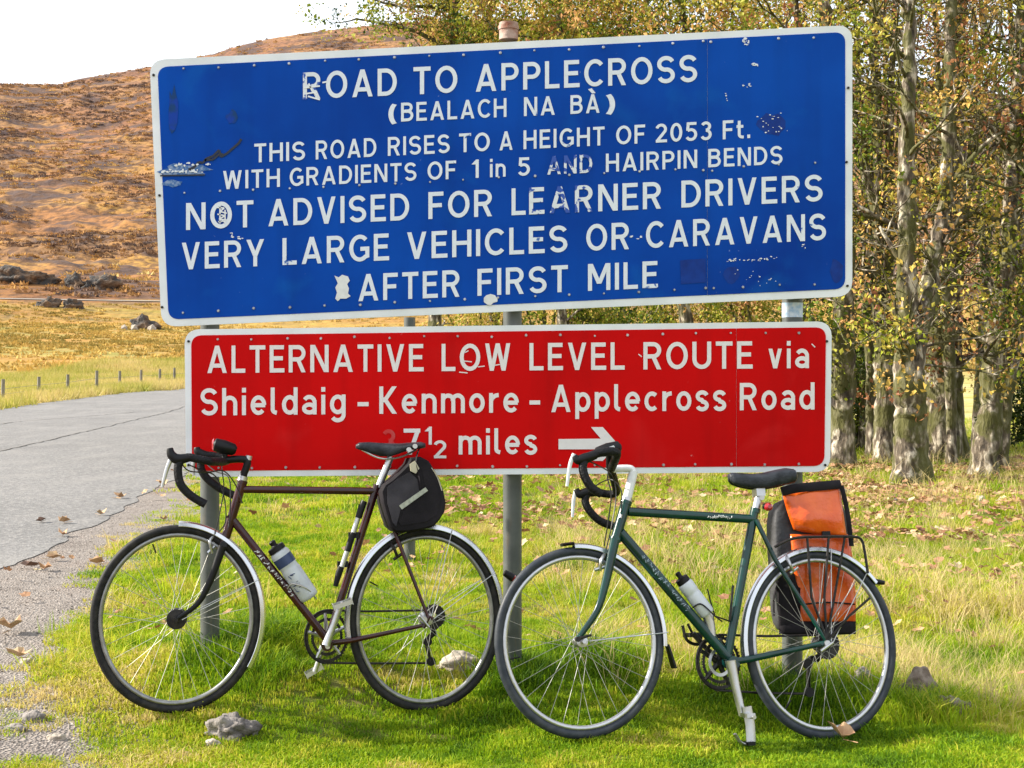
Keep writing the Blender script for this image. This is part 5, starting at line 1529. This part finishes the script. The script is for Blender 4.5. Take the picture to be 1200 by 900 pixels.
# ------------------------------------------------------------------ leaf litter
def leaf_proto(seed, lobes=5):
    r = random.Random(seed); vs = [(0, 0, .004)]; n = lobes*2
    for k in range(n):
        a = 2*math.pi*k/n; q = (.032 if k % 2 == 0 else .024)*r.uniform(.75, 1.25)
        vs.append((q*math.cos(a), q*1.25*math.sin(a), .002+r.uniform(0, .014)))
    return vs, [(0, k+1, (k+1) % n+1) for k in range(n)]
lp = [leaf_proto(k) for k in range(3)]
litter_m = veg_mat('fallen_leaves', [(0.0, (0.22, 0.10, 0.05)), (0.35, (0.40, 0.22, 0.12)), (0.65, (0.48, 0.29, 0.15)), (0.85, (0.56, 0.42, 0.25)), (1.0, (0.60, 0.50, 0.30))], .2)
n = 52000; x, y, r = frustum_pts(n, 3.6, 19, seed=21)
dens = .05 + .95*sstep(6.5, 10.5, y + .5*np.clip(x, -3, 3) + fbm(x*.7, y*.7, 3)*4)*sstep(-.4, .6, x + y*.12)
dens = np.maximum(dens, .38*(np.hypot(x-.05, y-5.7) < .8)*(fbm(x*2, y*2, 3) > 0)); dens = np.where(y < 5.2, .006, dens)
dens = dens*np.clip(.34+fbm(x*1.5, y*1.5+3, 3)*2.4, .03, .8)*(.55 + .45*sstep(1, 4, x))
k = (r.random(n) < dens) & (x > road_near_edge(y)-.1)
x, y = x[k], y[k]; m = len(x)
tag(scatter('leaf_litter', lp, np.stack([x, y, G(x, y)+.035+.03*r.random(m)+.03*sstep(6.5, 10, y)], 1), np.stack([(r.random(m)-.5)*1.1, (r.random(m)-.5)*1.1, r.random(m)*6.28], 1),
    (.32+.5*r.random(m))*(1+.55*sstep(6.5, 10, y)), np.clip(r.normal(.42, .28, m), 0, 1), r.integers(0, 3, m), litter_m), kind='stuff')
# separate leaves lying on the road and grit
def curled_leaf(name, px, py, size, col, label, rot=0.3, seed=1, lift=.014):
    d = (py-HY)/F; Y = 1.3/d
    for _ in range(8):
        z = Gs((px-600)/F*Y, Y); Y = (CAMZ - z - lift)/d
    x = (px-600)/F*Y; z = Gs(x, Y)+lift
    root_v, fcs = leaf_proto(seed, 5); rr = random.Random(seed)
    mb = MB(); ca, sa = math.cos(rot), math.sin(rot)
    vs = []
    for v in root_v:
        vx, vy, vz = v[0]*size/.03, v[1]*size/.03, (v[2]*2.2+abs(v[0])*.55)*size/.03
        vs.append((vx*ca-vy*sa, vx*sa+vy*ca, vz))
    mb.add(vs, fcs); mb.tube([(0, 0, .004*size/.03), (sa*size*1.9, -ca*size*1.9, .012)], .0015, seg=5)
    o = mb.build(name, col, smooth=False); o.location = (x, Y, z); tag(o, label, 'leaf', 'dead leaves lying on the road and grit')
    s = o.modifiers.new('thick', 'SOLIDIFY'); s.thickness = .0012
    return o
lc = [simple('dry_leaf_pale', (.50, .36, .2), .7, col2=(.36, .2, .1), scale=30), simple('dry_leaf_ochre', (.50, .32, .17), .7, col2=(.38, .2, .1), scale=30), simple('dry_leaf_brown', (.2, .11, .07), .7, var=.4, scale=30)]
for i, (px, py, sz, mi, lab) in enumerate([
    (13, 740, .050, 0, 'pale curled dead leaf on the grit at the left edge of the picture'),
    (22, 772, .035, 0, 'small pale leaf on the grit below the curled leaf at the left edge'),
    (36, 665, .040, 2, 'dark brown dead leaf on the road beside two ochre leaves'),
    (52, 668, .032, 1, 'ochre dead leaf on the tarmac edge left of the maroon front wheel'),
    (62, 656, .034, 0, 'pale dead leaf on the dark edge of the tarmac'),
    (74, 628, .034, 1, 'pale ochre leaf out on the road, nearer of two'),
    (75, 613, .036, 1, 'reddish ochre leaf out on the road, farther of two'),
    (48, 612, .030, 2, 'dark leaf on the road left of the reddish ochre leaf'),
    (118, 604, .036, 0, 'pale yellow leaf alone on the road in front of the signs'),
    (140, 584, .040, 1, 'orange brown leaf on the road close to the grit edge'),
    (191, 571, .055, 0, 'crumpled pale leaf at the grit below the left brake lever'),
    (113, 662, .040, 1, 'orange brown leaf on the grit touching the front tyre of the maroon bicycle'),
    (192, 610, .030, 0, 'small pale leaf where grit meets grass behind the maroon front wheel')]):
    curled_leaf('fallen_leaf', px, py, sz, lc[mi], lab, rot=i*1.3, seed=50+i)
lf = curled_leaf('fallen_leaf', 988, 868, .038, lc[1], 'curled brown leaf under the rear wheel of the green bicycle', rot=.5, seed=80, lift=.03)
lf['group'] = 'dead leaves in the grass'

# ------------------------------------------------------------------ stones and stumps
def ground_at(px, py, lift=0):
    d = (py-HY)/F; Y = 1.3/d
    for _ in range(12):
        z = Gs((px-600)/F*Y, Y); Y = (CAMZ - z - lift)/d
    return (px-600)/F*Y, Y, Gs((px-600)/F*Y, Y)
def stone(name, px, py, wpx, hpx, mat, label, cat='stone', seed=1, depth=.6, flatk=1.0, sunk=.25, group=None, rough=.25, at=None, scale=None):
    x, y, z = at or ground_at(px, py)
    w = wpx/F*y/2; hgt = hpx/F*y
    import bmesh
    bm = bmesh.new(); bmesh.ops.create_icosphere(bm, subdivisions=4, radius=1)
    rr = random.Random(seed); o3 = Vector((rr.uniform(0, 50), rr.uniform(0, 50), rr.uniform(0, 50)))
    from mathutils import noise as mn
    planes = [(Vector((rr.uniform(-1, 1), rr.uniform(-1, 1), rr.uniform(-.3, 1))).normalized(), rr.uniform(.62, .88)) for _ in range(7)]
    for v in bm.verts:
        p = v.co.copy()
        for nrm, d in planes:
            q = p.dot(nrm)
            if q > d: p -= nrm*(q-d)*.85
        p *= 1 + rough*mn.noise(p*2.2+o3) + rough*.5*mn.noise(p*6+o3)
        v.co = Vector((p.x*w, p.y*w*depth, p.z*hgt*(.5+sunk)*1.0))
    me = bpy.data.meshes.new(name); bm.to_mesh(me); bm.free()
    me.polygons.foreach_set('use_smooth', [True]*len(me.polygons)); me.materials.append(mat)
    o = bpy.data.objects.new(name, me); COL.objects.link(o); o.location = (x, y, z + hgt*(.5-sunk)); 
    return tag(o, label, cat, group)
stone('stone', 270, 862, 70, 24, M['stone'], 'knobbly grey stone in the turf below the maroon front wheel', seed=4, rough=.5, sunk=.4)
stone('stone', 250, 874, 20, 9, M['palestone'], 'small pebble beside the knobbly grey stone', seed=5)
stone('stone', 538, 781, 62, 19, M['palestone'], 'pale flat stone in the grass behind the maroon rear wheel', seed=9, depth=.5, rough=.3)
stone('stone', 1078, 822, 46, 40, M['stump'], 'brown grey block poking out of rough grass right of the green bicycle', seed=12, depth=.8, rough=.2)
stone('stone', 1122, 838, 50, 22, M['stump'], 'low brown stump half buried behind the brown grey block', seed=13, depth=.8, rough=.4)
stone('stone', 1010, 800, 24, 20, M['stone'], 'small dark stone seen through the rear wheel of the green bicycle', seed=14)
stone('stone', 992, 790, 24, 16, M['stump'], 'dark brown clod behind the rear wheel of the green bicycle', seed=15)
stone('stone', 1148, 594, 17, 15, M['palestone'], 'squared reddish stone on the leafy ground before the right tree trunks', seed=16)
stone('stone', 1112, 593, 32, 9, M['palestone'], 'low pale slab in the leaves left of the squared stone', seed=17)
stone('stone', 1049, 594, 13, 10, M['stone'], 'little grey stone on the leafy ground beneath the double trunk', seed=18)
stone('stone', 993, 580, 12, 8, M['palestone'], 'whitish stone close behind the orange pannier', seed=19)
stone('stone', 38, 845, 36, 12, M['stone'], 'flat dark stone on the grit in the lower left', seed=20, depth=.5)
stone('stone', 20, 857, 30, 9, M['stone'], 'flat reddish stone below the dark one in the lower left', seed=21, depth=.5)
stone('stone', 66, 868, 24, 9, M['palestone'], 'thin pale stone between grit and turf in the lower left', seed=22, depth=.4)
stone('stone', 32, 778, 20, 9, M['palestone'], 'pale stone on the grit at the left, above the flat dark stone', seed=23)
for i, (px, py, w_, h2, Y, lab) in enumerate([
    (24, 350, 84, 20, 236, 'long dark rock face above the far road at the left edge'),
    (121, 354, 44, 15, 235, 'dark rock cutting above the far road, left of the blue sign'),
    (90, 354, 26, 13, 236, 'smaller dark rock beside the cutting above the far road'),
    (56, 376, 30, 11, 206, 'dark outcrop below the far road, left one of a pair'),
    (84, 376, 24, 10, 206, 'dark outcrop with a white fleck below the far road'),
    (167, 388, 36, 16, 180, 'lone dark boulder at the back of the golden field')]):
    x = (px-600)/F*Y
    stone('hill_rock', px, py, w_, h2, M['rock'], lab, 'rock', seed=30+i, depth=.5, at=(x, Y, Gs(x, Y)), rough=.55, sunk=.42)
for i, (px, py, w_, h2, lab) in enumerate([(146, 390, 8, 6, 'smallest pale rock left of the lone dark boulder'), (157, 391, 9, 7, 'pale rock touching the left foot of the lone dark boulder'), (178, 391, 10, 7, 'pale rock below the right side of the lone dark boulder')]):
    x = (px-600)/F*178
    stone('hill_rock', px, py, w_, h2, M['palestone'], lab, 'rock', seed=60+i, at=(x, 178, Gs(x, 178)), group='pale rocks by the boulder')

# grit: loose pebbles on the verge
peb = []
for k in range(3):
    rr = random.Random(k); vs = [(rr.uniform(.7, 1)*a*.006, rr.uniform(.7, 1)*b*.005, rr.uniform(.6, 1)*c_*.004) for a, b, c_ in ((1,0,0),(-1,0,0),(0,1,0),(0,-1,0),(0,0,1),(0,0,-1))]
    peb.append((vs, [(0,2,4),(2,1,4),(1,3,4),(3,0,4),(2,0,5),(1,2,5),(3,1,5),(0,3,5)]))
n = 16000; r = np.random.default_rng(31); y = 3.4 + r.random(n)**1.6*8; x = road_near_edge(y) - .15 + r.random(n)*(grass_edge(y)-road_near_edge(y)+.5)
m = n
grit_m = veg_mat('grit', [(0, (.09, .075, .065)), (.5, (.24, .2, .17)), (1, (.48, .43, .38))], 0.0, .9)
tag(scatter('grit', peb, np.stack([x, y, G(x, y)+.006], 1), np.stack([r.random(m), r.random(m), r.random(m)*6.28], 1), .4+1.5*r.random(m)**3, r.random(m), r.integers(0, 3, m), grit_m), kind='stuff')

# ------------------------------------------------------------------ fence beyond the road
fence = empty('field_fence', (-22, 70, 0), 'line of low wooden posts with wire beyond the road at the left', 'fence')
fp = [(3,471,16),(45,464,13.5),(79,462.5,15),(113,460.5,18),(140,457.5,16),(165,455,15),(187,452.5,14),(204,451,14),(219,450,13),(232,449.5,13),(-40,477,17),(-90,484,18)]
prev = None
for (px, py, hp) in fp[:]:
    d = (py-HY)/F; Y = 60.0
    for _ in range(30): Y = .5*Y + .5*(CAMZ - Gs((px-600)/F*Y, Y))/d
    x = (px-600)/F*Y; z = Gs(x, Y); hh = hp/F*Y + .28
    mb = MB(); s = .045 + .0005*Y
    mb.tube([(x, Y, z-.3), (x+.02, Y, z+hh)], [s, s*.85], seg=7)
    mb.build('fence_post', M['fencewood'], fence, off=fence.location)
order = sorted(fp)
mb = MB()
PT = []
for (px, py, hp) in order:
    d = (py-HY)/F; Y = 60.0
    for _ in range(30): Y = .5*Y + .5*(CAMZ - Gs((px-600)/F*Y, Y))/d
    PT.append(((px-600)/F*Y, Y, Gs((px-600)/F*Y, Y), hp/F*Y))
for k in (.55, .95):
    mb.tube([(a, b, c_+h*k) for a, b, c_, h in PT], .006, seg=4)
mb.build('wire', M['wire'], fence, off=fence.location)

# ------------------------------------------------------------------ trees
def bark_mat():
    m, nt, b = newmat('mossy_bark')
    tc = N(nt, 'ShaderNodeTexCoord'); o = tc.outputs['Object']
    n1 = noise(nt, o, 3.0, 6, .4); n2 = noise(nt, o, 14, 6, mscale=(1, 1, .35)); n3 = noise(nt, o, 1.3, 4)
    c = ramp(nt, n2, [(0.34, (0.03, 0.022, 0.015)), (0.50, (0.13, 0.10, 0.07)), (0.64, (0.56, 0.49, 0.39))])
    c = mixc(nt, ramp(nt, n1, [(0.44, 0.0), (0.52, .85)]), c, (0.075, 0.075, 0.012))
    c = mixc(nt, ramp(nt, n3, [(0.55, 0.0), (0.7, .6)]), c, (0.10, 0.06, 0.035))
    nt.links.new(c, b.inputs['Base Color']); b.inputs['Roughness'].default_value = .9
    bp = N(nt, 'ShaderNodeBump'); bp.inputs['Strength'].default_value = 1.0; bp.inputs['Distance'].default_value = .07
    nt.links.new(n2, bp.inputs['Height']); nt.links.new(bp.outputs['Normal'], b.inputs['Normal'])
    return m
BARK = bark_mat()
def leafclump(seed, n=16, rad=.16, size=.045):
    r = random.Random(seed); vs, fs = [], []
    for i in range(n):
        p = Vector((r.gauss(0, 1), r.gauss(0, 1), r.gauss(0, .8)))*rad*.55
        d = Vector((r.gauss(0, 1), r.gauss(0, 1), r.gauss(-.3, .7))).normalized()
        s = d.cross(Vector((r.gauss(0, 1), r.gauss(0, 1), r.gauss(0, 1)))).normalized()
        L = size*r.uniform(.7, 1.4); w = L*.32; b = len(vs); nn = d.cross(s)*L*.12
        vs += [p, p+d*L*.5+s*w+nn, p+d*L, p+d*L*.5-s*w+nn]; fs += [(b, b+1, b+2), (b, b+2, b+3)]
    return vs, fs
LCL = [leafclump(k, 20, .19, .055) for k in range(4)]
leaf_m = veg_mat('autumn_leaves', [(0.0, (0.03, 0.06, 0.008)), (0.22, (0.11, 0.17, 0.014)), (0.42, (0.32, 0.35, 0.03)), (0.60, (0.56, 0.45, 0.08)), (0.76, (0.60, 0.36, 0.11)), (0.9, (0.52, 0.24, 0.11)), (1.0, (0.34, 0.14, 0.07))], .28)
dark_m = veg_mat('holly_leaves', [(0.0, (0.02, 0.04, 0.008)), (0.4, (0.07, 0.10, 0.012)), (0.7, (0.22, 0.22, 0.03)), (1.0, (0.35, 0.27, 0.06))], .3, .4)
def wiggle(P, amp, rr, n=5):
    P = smooth_pts(P, n); 
    return [p + Vector((rr.uniform(-1, 1), rr.uniform(-1, 1), 0))*amp for p in P]
def tree(name, label, stems, Y, limbs=(), leafn=900, zc=(3.0, 7.5), spread=1.3, tint=.45, tw=.36, seed=1, group='trees behind the signs', low=.25, height=9.0, leafy=True, extra_pts=None, fill=None):
    """stems: list of (pixel polyline, base radius); limbs: (pixel polyline with depth offsets, radius)"""
    rr = random.Random(seed); r = np.random.default_rng(seed)
    b0 = stems[0][0][0]; x0 = (b0[0]-600)/F*Y; base = Vector((x0, Y, Gs(x0, Y)))
    root = empty(name, base, label, 'tree', group)
    tr = MB(); tips = []
    for (pl, rad) in stems:
        P = []
        for i, q in enumerate(pl):
            dy = q[2] if len(q) > 2 else 0
            P.append(W(q[0], q[1], Y+dy))
        P[0] = Vector((P[0].x, P[0].y, Gs(P[0].x, P[0].y) - .25))
        last = P[-1]; dirn = (P[-1]-P[-2]).normalized()
        while P[-1].z < height*.8: P.append(P[-1] + dirn*1.3 + Vector((rr.uniform(-.3, .3), rr.uniform(-.3, .3), .25)))
        S = wiggle(P, rad*.10, rr, 11); L = len(S)
        radii = []
        for i, p in enumerate(S):
            t = i/(L-1); k = rad*(1-.75*t); hgt = p.z-base.z
            if hgt < .45: k *= 1 + .15*(1-max(0, hgt)/.45)**2
            radii.append((k*rr.uniform(.86, 1.14), k*rr.uniform(.86, 1.14)))
        tr.tube(S, radii, seg=20)
        tips += [(p, radii[i][0]) for i, p in enumerate(S)]
    from mathutils import noise as mn
    tr.v = [tuple(Vector(v) + mn.noise_vector(Vector((v[0]*5, v[1]*5, v[2]*2.2)))*stems[0][1]*.22 + mn.noise_vector(Vector(v)*11)*stems[0][1]*.08) for v in tr.v]
    tr.build('trunk', BARK, root, off=base, angle=180)
    bm_ = MB(); twigs = []; own = []
    def branch(p, d, L, rad, depth):
        n = 6; P = [p]; 
        for i in range(n):
            d = (d + Vector((rr.gauss(0, .22), rr.gauss(0, .22), rr.gauss(.03, .16)))).normalized(); P.append(P[-1]+d*L/n)
        bm_.tube(P, [rad*(1-.8*i/n) for i in range(n+1)], seg=6 if depth else 5)
        for i in range(2, n+1): twigs.append((P[i], rad))
        if depth > 0:
            for i in range(2, n):
                if rr.random() < .75:
                    a = Vector((rr.gauss(0, 1), rr.gauss(0, 1), rr.gauss(.2, .6))).normalized()
                    branch(P[i], (d*.5+a*.8).normalized(), L*rr.uniform(.4, .6), rad*.5, depth-1)
    for (pl, rad) in limbs:
        P = [W(q[0], q[1], Y+(q[2] if len(q) > 2 else 0)) for q in pl]; S = wiggle(P, rad*.2, rr, 5); L = len(S)
        bm_ = MB(); own.append(bm_)
        bm_.tube(S, [rad*(1-.7*i/(L-1)) for i in range(L)], seg=9)
        for i in range(1, L, 2):
            branch(S[i], Vector((rr.gauss(0, 1), rr.gauss(0, .7), rr.gauss(.2, .6))).normalized(), rr.uniform(.5, 1.2), rad*.3, 1)
    for q in own: q.build('limb', BARK, root, off=base, angle=180)
    bm_ = MB()
    for (p, rad) in tips:
        hgt = p.z - base.z
        if hgt > 1.2 and rr.random() < (.42 if hgt > 2.8 else .14+low*.25):
            a = rr.uniform(0, 6.283); d = Vector((math.cos(a), math.sin(a), rr.uniform(.1, .9))).normalized()
            branch(p, d, rr.uniform(.7, 1.3)*spread*(1 if hgt > 3 else .6), min(.05, rad*.3), 2)
    if bm_.v: bm_.build('branches', BARK, root, off=base, angle=180)
    # leaves: along twigs, plus sprouts up the stems
    pts = []
    T_ = [t[0] for t in twigs]
    for _ in range(leafn):
        if T_ and rr.random() > low*.6:
            q = rr.choice(T_); p = q + Vector((rr.gauss(0, .16), rr.gauss(0, .16), rr.gauss(0, .14)))
        else:
            q, rd = rr.choice(tips); 
            if q.z-base.z < .9: continue
            p = q + Vector((rr.gauss(0, .16), rr.gauss(0, .16), rr.gauss(0, .2)))
        if p.z > height: continue
        pts.append(p)
    if fill:
        nf, xr, z0, z1 = fill
        for _ in range(nf):
            a = Vector((rr.gauss(0, xr), rr.gauss(0, 1.0), rr.uniform(z0, z1)))
            q = Vector((base.x, base.y, 0)) + a
            if fbm(q.x*.9+seed, q.z*1.1+3, 3) > -.08: pts.append(q)
    if pts:
        P = np.array([tuple(p) for p in pts]); m = len(P)
        nz_ = fbm(P[:, 0]*1.1+seed, P[:, 2]*1.1+P[:, 1], 3)
        tn = np.clip(tint + nz_*1.0 + .02*(P[:, 2]-3.2) - .07 + r.normal(0, tw*.6, m), 0, 1)
        pick = r.integers(0, 4, m)
        o = scatter('foliage', LCL, P, np.stack([r.random(m)*6.28, r.random(m)*6.28, r.random(m)*6.28], 1), .65+.75*r.random(m), tn, pick, leaf_m if leafy else dark_m, parent=root, loc=tuple(base)); o['kind'] = 'stuff'
    return root
# stems that can be told apart on the right
tree('birch_tree', 'dark shaded trunk standing against the right edge of the red sign', [([(986,556),(985,450),(989,330),(984,200),(972,60),(966,-60)], .20)], 17.2, leafn=330, tint=.45, seed=2, low=.5)
tree('birch_tree', 'pale forked trunk second from the signs, its left arm reaching behind the blue sign',
     [([(1034,548),(1036,480),(1034,400),(1031,355),(1028,250),(1026,100),(1020,-50)], .15)], 18.0,
     limbs=[([(1031,362),(1020,335),(1002,308),(985,288),(970,270)], .10), ([(1033,350),(1040,300),(1042,200),(1045,90),(1050,-40)], .10), ([(1030,250),(1012,200),(1000,120),(985,30)], .06)], leafn=200, tint=.68, seed=3, low=.3)
tree('birch_tree', 'broad pale double trunk splitting low down, in front of the other trees at the right',
     [([(1058,567),(1063,510),(1060,450),(1064,330),(1062,200),(1066,60),(1060,-60)], .165), ([(1079,567),(1075,500),(1073,430),(1090,330,.2),(1108,220,.3),(1112,80,.4),(1120,-40,.5)], .15)], 15.2,
     limbs=[([(1072,430),(1062,400),(1056,380),(1048,360)], .06), ([(1064,330),(1045,290),(1030,265)], .045), ([(1100,290,.2),(1120,262,.3),(1145,250,.3),(1165,258,.3)], .05), ([(1108,225,.3),(1130,195,.2),(1165,160,.2),(1185,155,.2)], .045)],
     leafn=250, tint=.68, seed=4, low=.3)
tree('birch_tree', 'thick mossy leaning trunk between the double trunk and the dark trunk at the right',
     [([(1108,548),(1102,450),(1103,380),(1112,290),(1122,160),(1126,30),(1130,-80)], .25), ([(1128,545),(1122,470),(1120,400),(1124,300),(1140,180,.4),(1150,60,.6)], .12)], 18.5,
     limbs=[([(1103,400),(1098,340),(1104,300),(1100,250)], .09), ([(1113,285),(1128,262),(1145,290),(1160,300)], .05), ([(1122,160),(1140,120),(1160,90),(1175,40)], .05)], leafn=240, tint=.66, seed=5, low=.45)
tree('birch_tree', 'slanting trunk with a bright mossy side near the right edge of the picture',
     [([(1150,562),(1158,500),(1164,430),(1175,350),(1184,262),(1188,180),(1194,90),(1200,-40)], .17)], 15.8,
     limbs=[([(1172,370),(1160,330),(1150,300),(1152,270)], .045), ([(1180,300),(1200,285),(1230,250)], .06), ([(1186,200),(1170,160),(1150,140),(1132,138)], .04)], leafn=200, tint=.56, seed=6, low=.3)
tree('birch_tree', 'thin pale trunk at the right edge behind the slanting trunk', [([(1172,552),(1180,470),(1192,400),(1199,300),(1197,200),(1188,100),(1184,0)], .085)], 17.0, leafn=160, tint=.66, seed=7, low=.3)
tree('birch_tree', 'dark trunk just outside the right edge, its branches reaching into the picture', [([(1232,565),(1226,450),(1222,330),(1232,180),(1240,0)], .16)], 15.5,
     limbs=[([(1225,330),(1205,310),(1192,320)], .05), ([(1230,180),(1205,150),(1180,120),(1165,100)], .05)], leafn=220, tint=.64, seed=8, low=.3)
for i, (px, Y, rad, lean, lab) in enumerate([
    (1012, 21.5, .10, 6, 'slender trunk between the dark trunk and the pale forked trunk'),
    (1046, 22.5, .11, -5, 'slender trunk peeping out right of the pale forked trunk'),
    (1093, 21.0, .12, 8, 'slender trunk right behind the broad double trunk'),
    (1143, 24.0, .09, 14, 'distant thin trunk left of the slanting mossy trunk'),
    (1166, 23.0, .10, -12, 'distant thin trunk between the two rightmost trunks'),
    (1022, 19.4, .085, -9, 'slim crooked trunk just left of the pale forked trunk'),
    (1116, 17.4, .085, -10, 'slim crooked trunk rising in front of the thick mossy trunk')]):
    tree('birch_tree', lab, [([(px,525),(px+lean*.3,430),(px+lean*.8,330),(px+lean*.4,230),(px+lean*1.5,120),(px+lean*2.2,0)], rad)], Y,
         limbs=[([(px+lean*.6,300),(px-20,240),(px-28,170)], .04), ([(px+lean*.6,260),(px+26,190),(px+30,120)], .04)], leafn=60, tint=.74, seed=90+i, low=.3)
# trees whose trunks are hidden by the signs
for i, (px, Y, rad, tn, lf_, lab) in enumerate([
    (935, 19, .13, .50, 1100, 'yellow green crown above the right post of the signs'),
    (872, 23, .12, .62, 1100, 'russet and yellow crown above the right part of the blue sign'),
    (800, 21, .13, .42, 1100, 'green crown with a dark limb above the word APPLECROSS'),
    (725, 24, .12, .34, 1100, 'darker green crown above the blue sign right of the rusty post'),
    (655, 22, .12, .50, 1000, 'yellow crown directly right of the rusty post top'),
    (575, 25, .11, .46, 900, 'thin yellow green crown directly left of the rusty post top')]):
    tree('birch_tree', lab, [([(px,520),(px+6,400),(px-4,300),(px+8,150),(px,20),(px-10,-60)], rad)], Y, leafn=int(lf_*.55), tint=tn, seed=20+i, low=.15, height=10.0, spread=1.9, fill=(430, 1.2, 5.6+.28*(Y-19), 9.0),
         limbs=[([(px,120),(px-40,70),(px-70,40)], .06), ([(px+6,130),(px+40,60),(px+75,30)], .06)])
tree('birch_tree', 'loose green tree farthest left, its low leafy branches rising over the blue sign', [([(505,520),(508,400),(515,250),(520,140),(528,60),(540,-40)], .13)], 23, leafn=850, tint=.40, seed=40, low=.1, height=10.5, spread=1.5,
     limbs=[([(528,60),(490,38),(450,28),(418,22)], .05), ([(527,75),(536,30),(520,-10),(480,-40)], .06), ([(530,60),(560,48),(600,42),(630,45)], .04), ([(535,10),(500,8),(455,5),(430,-5)], .04)])
# bushes that fill the gap between the two signs
def shrub(label, px, Y, rx, zz, n, tint, seed, dark=False, group='bushes behind the signs'):
    x0 = (px-600)/F*Y; z0 = Gs(x0, Y); root = empty('shrub', (x0, Y, z0), label, 'bush', group)
    r = np.random.default_rng(seed); rr = random.Random(seed)
    mb = MB(); 
    for k in range(9):
        a = rr.uniform(0, 6.28); e = Vector((x0+math.cos(a)*rx*rr.uniform(.3, .8), Y+math.sin(a)*rx*.6*rr.uniform(.3, .8), z0+zz*rr.uniform(.6, .95)))
        mb.tube(wiggle([Vector((x0, Y, z0-.1)), Vector((x0, Y, z0)).lerp(e, .5)+Vector((0, 0, .3)), e], .04, rr, 4), [.05-.0045*i for i in range(9)], seg=6)
    mb.build('stems', BARK, root, off=root.location)
    u = r.normal(0, 1, (n, 3)); u /= np.linalg.norm(u, axis=1)[:, None]; q = r.random(n)**.45
    P = np.stack([x0+u[:, 0]*rx*q, Y+u[:, 1]*rx*.7*q, z0+zz*.52+u[:, 2]*zz*.5*q], 1)
    nz_ = fbm(P[:, 0]*1.6+seed, P[:, 2]*1.6+P[:, 1], 3); P = P[nz_ > -.16]; nz_ = nz_[nz_ > -.16]; n = len(P)
    fo = scatter('foliage', LCL, P, np.stack([r.random(n)*6.28]*3, 1)*np.array([1, .7, .3]), .6+.7*r.random(n), np.clip(tint+nz_*1.0+r.normal(0, .14, n), 0, 1), r.integers(0, 4, n), dark_m if dark else leaf_m, parent=root, loc=tuple(root.location)); fo['kind'] = 'stuff'
for i, (px, Y, rx, zz, n, tn, lab) in enumerate([
    (560, 25, 1.1, 2.9, 380, .5, 'yellow bush seen in the gap under the words FIRST'),
    (650, 23, 1.1, 3.2, 380, .42, 'olive bush seen in the gap right of the middle post'),
    (735, 24, 1.2, 3.3, 380, .40, 'leafy olive bush in the gap under the word MILE'),
    (815, 22, 1.1, 3.2, 380, .45, 'leafy bush in the gap left of the seam of the red sign'),
    (890, 21, 1.0, 3.2, 380, .50, 'yellow green bush in the gap left of the right post'),
    (960, 20, .9, 3.0, 380, .35, 'dark bush in the gap right of the right post'),
    (1005, 22, 1.1, 2.2, 420, .35, 'dark low bush between the first two trunks right of the signs'),
    (1050, 25, .9, 2.0, 160, .62, 'russet bush behind the double trunk'),
    (1215, 21, .9, 1.6, 600, .25, 'dark low bush at the foot of the right edge trunks')]):
    shrub(lab, px, Y, rx, zz, n, tn, 70+i, dark=(i in (5, 6, 8)))
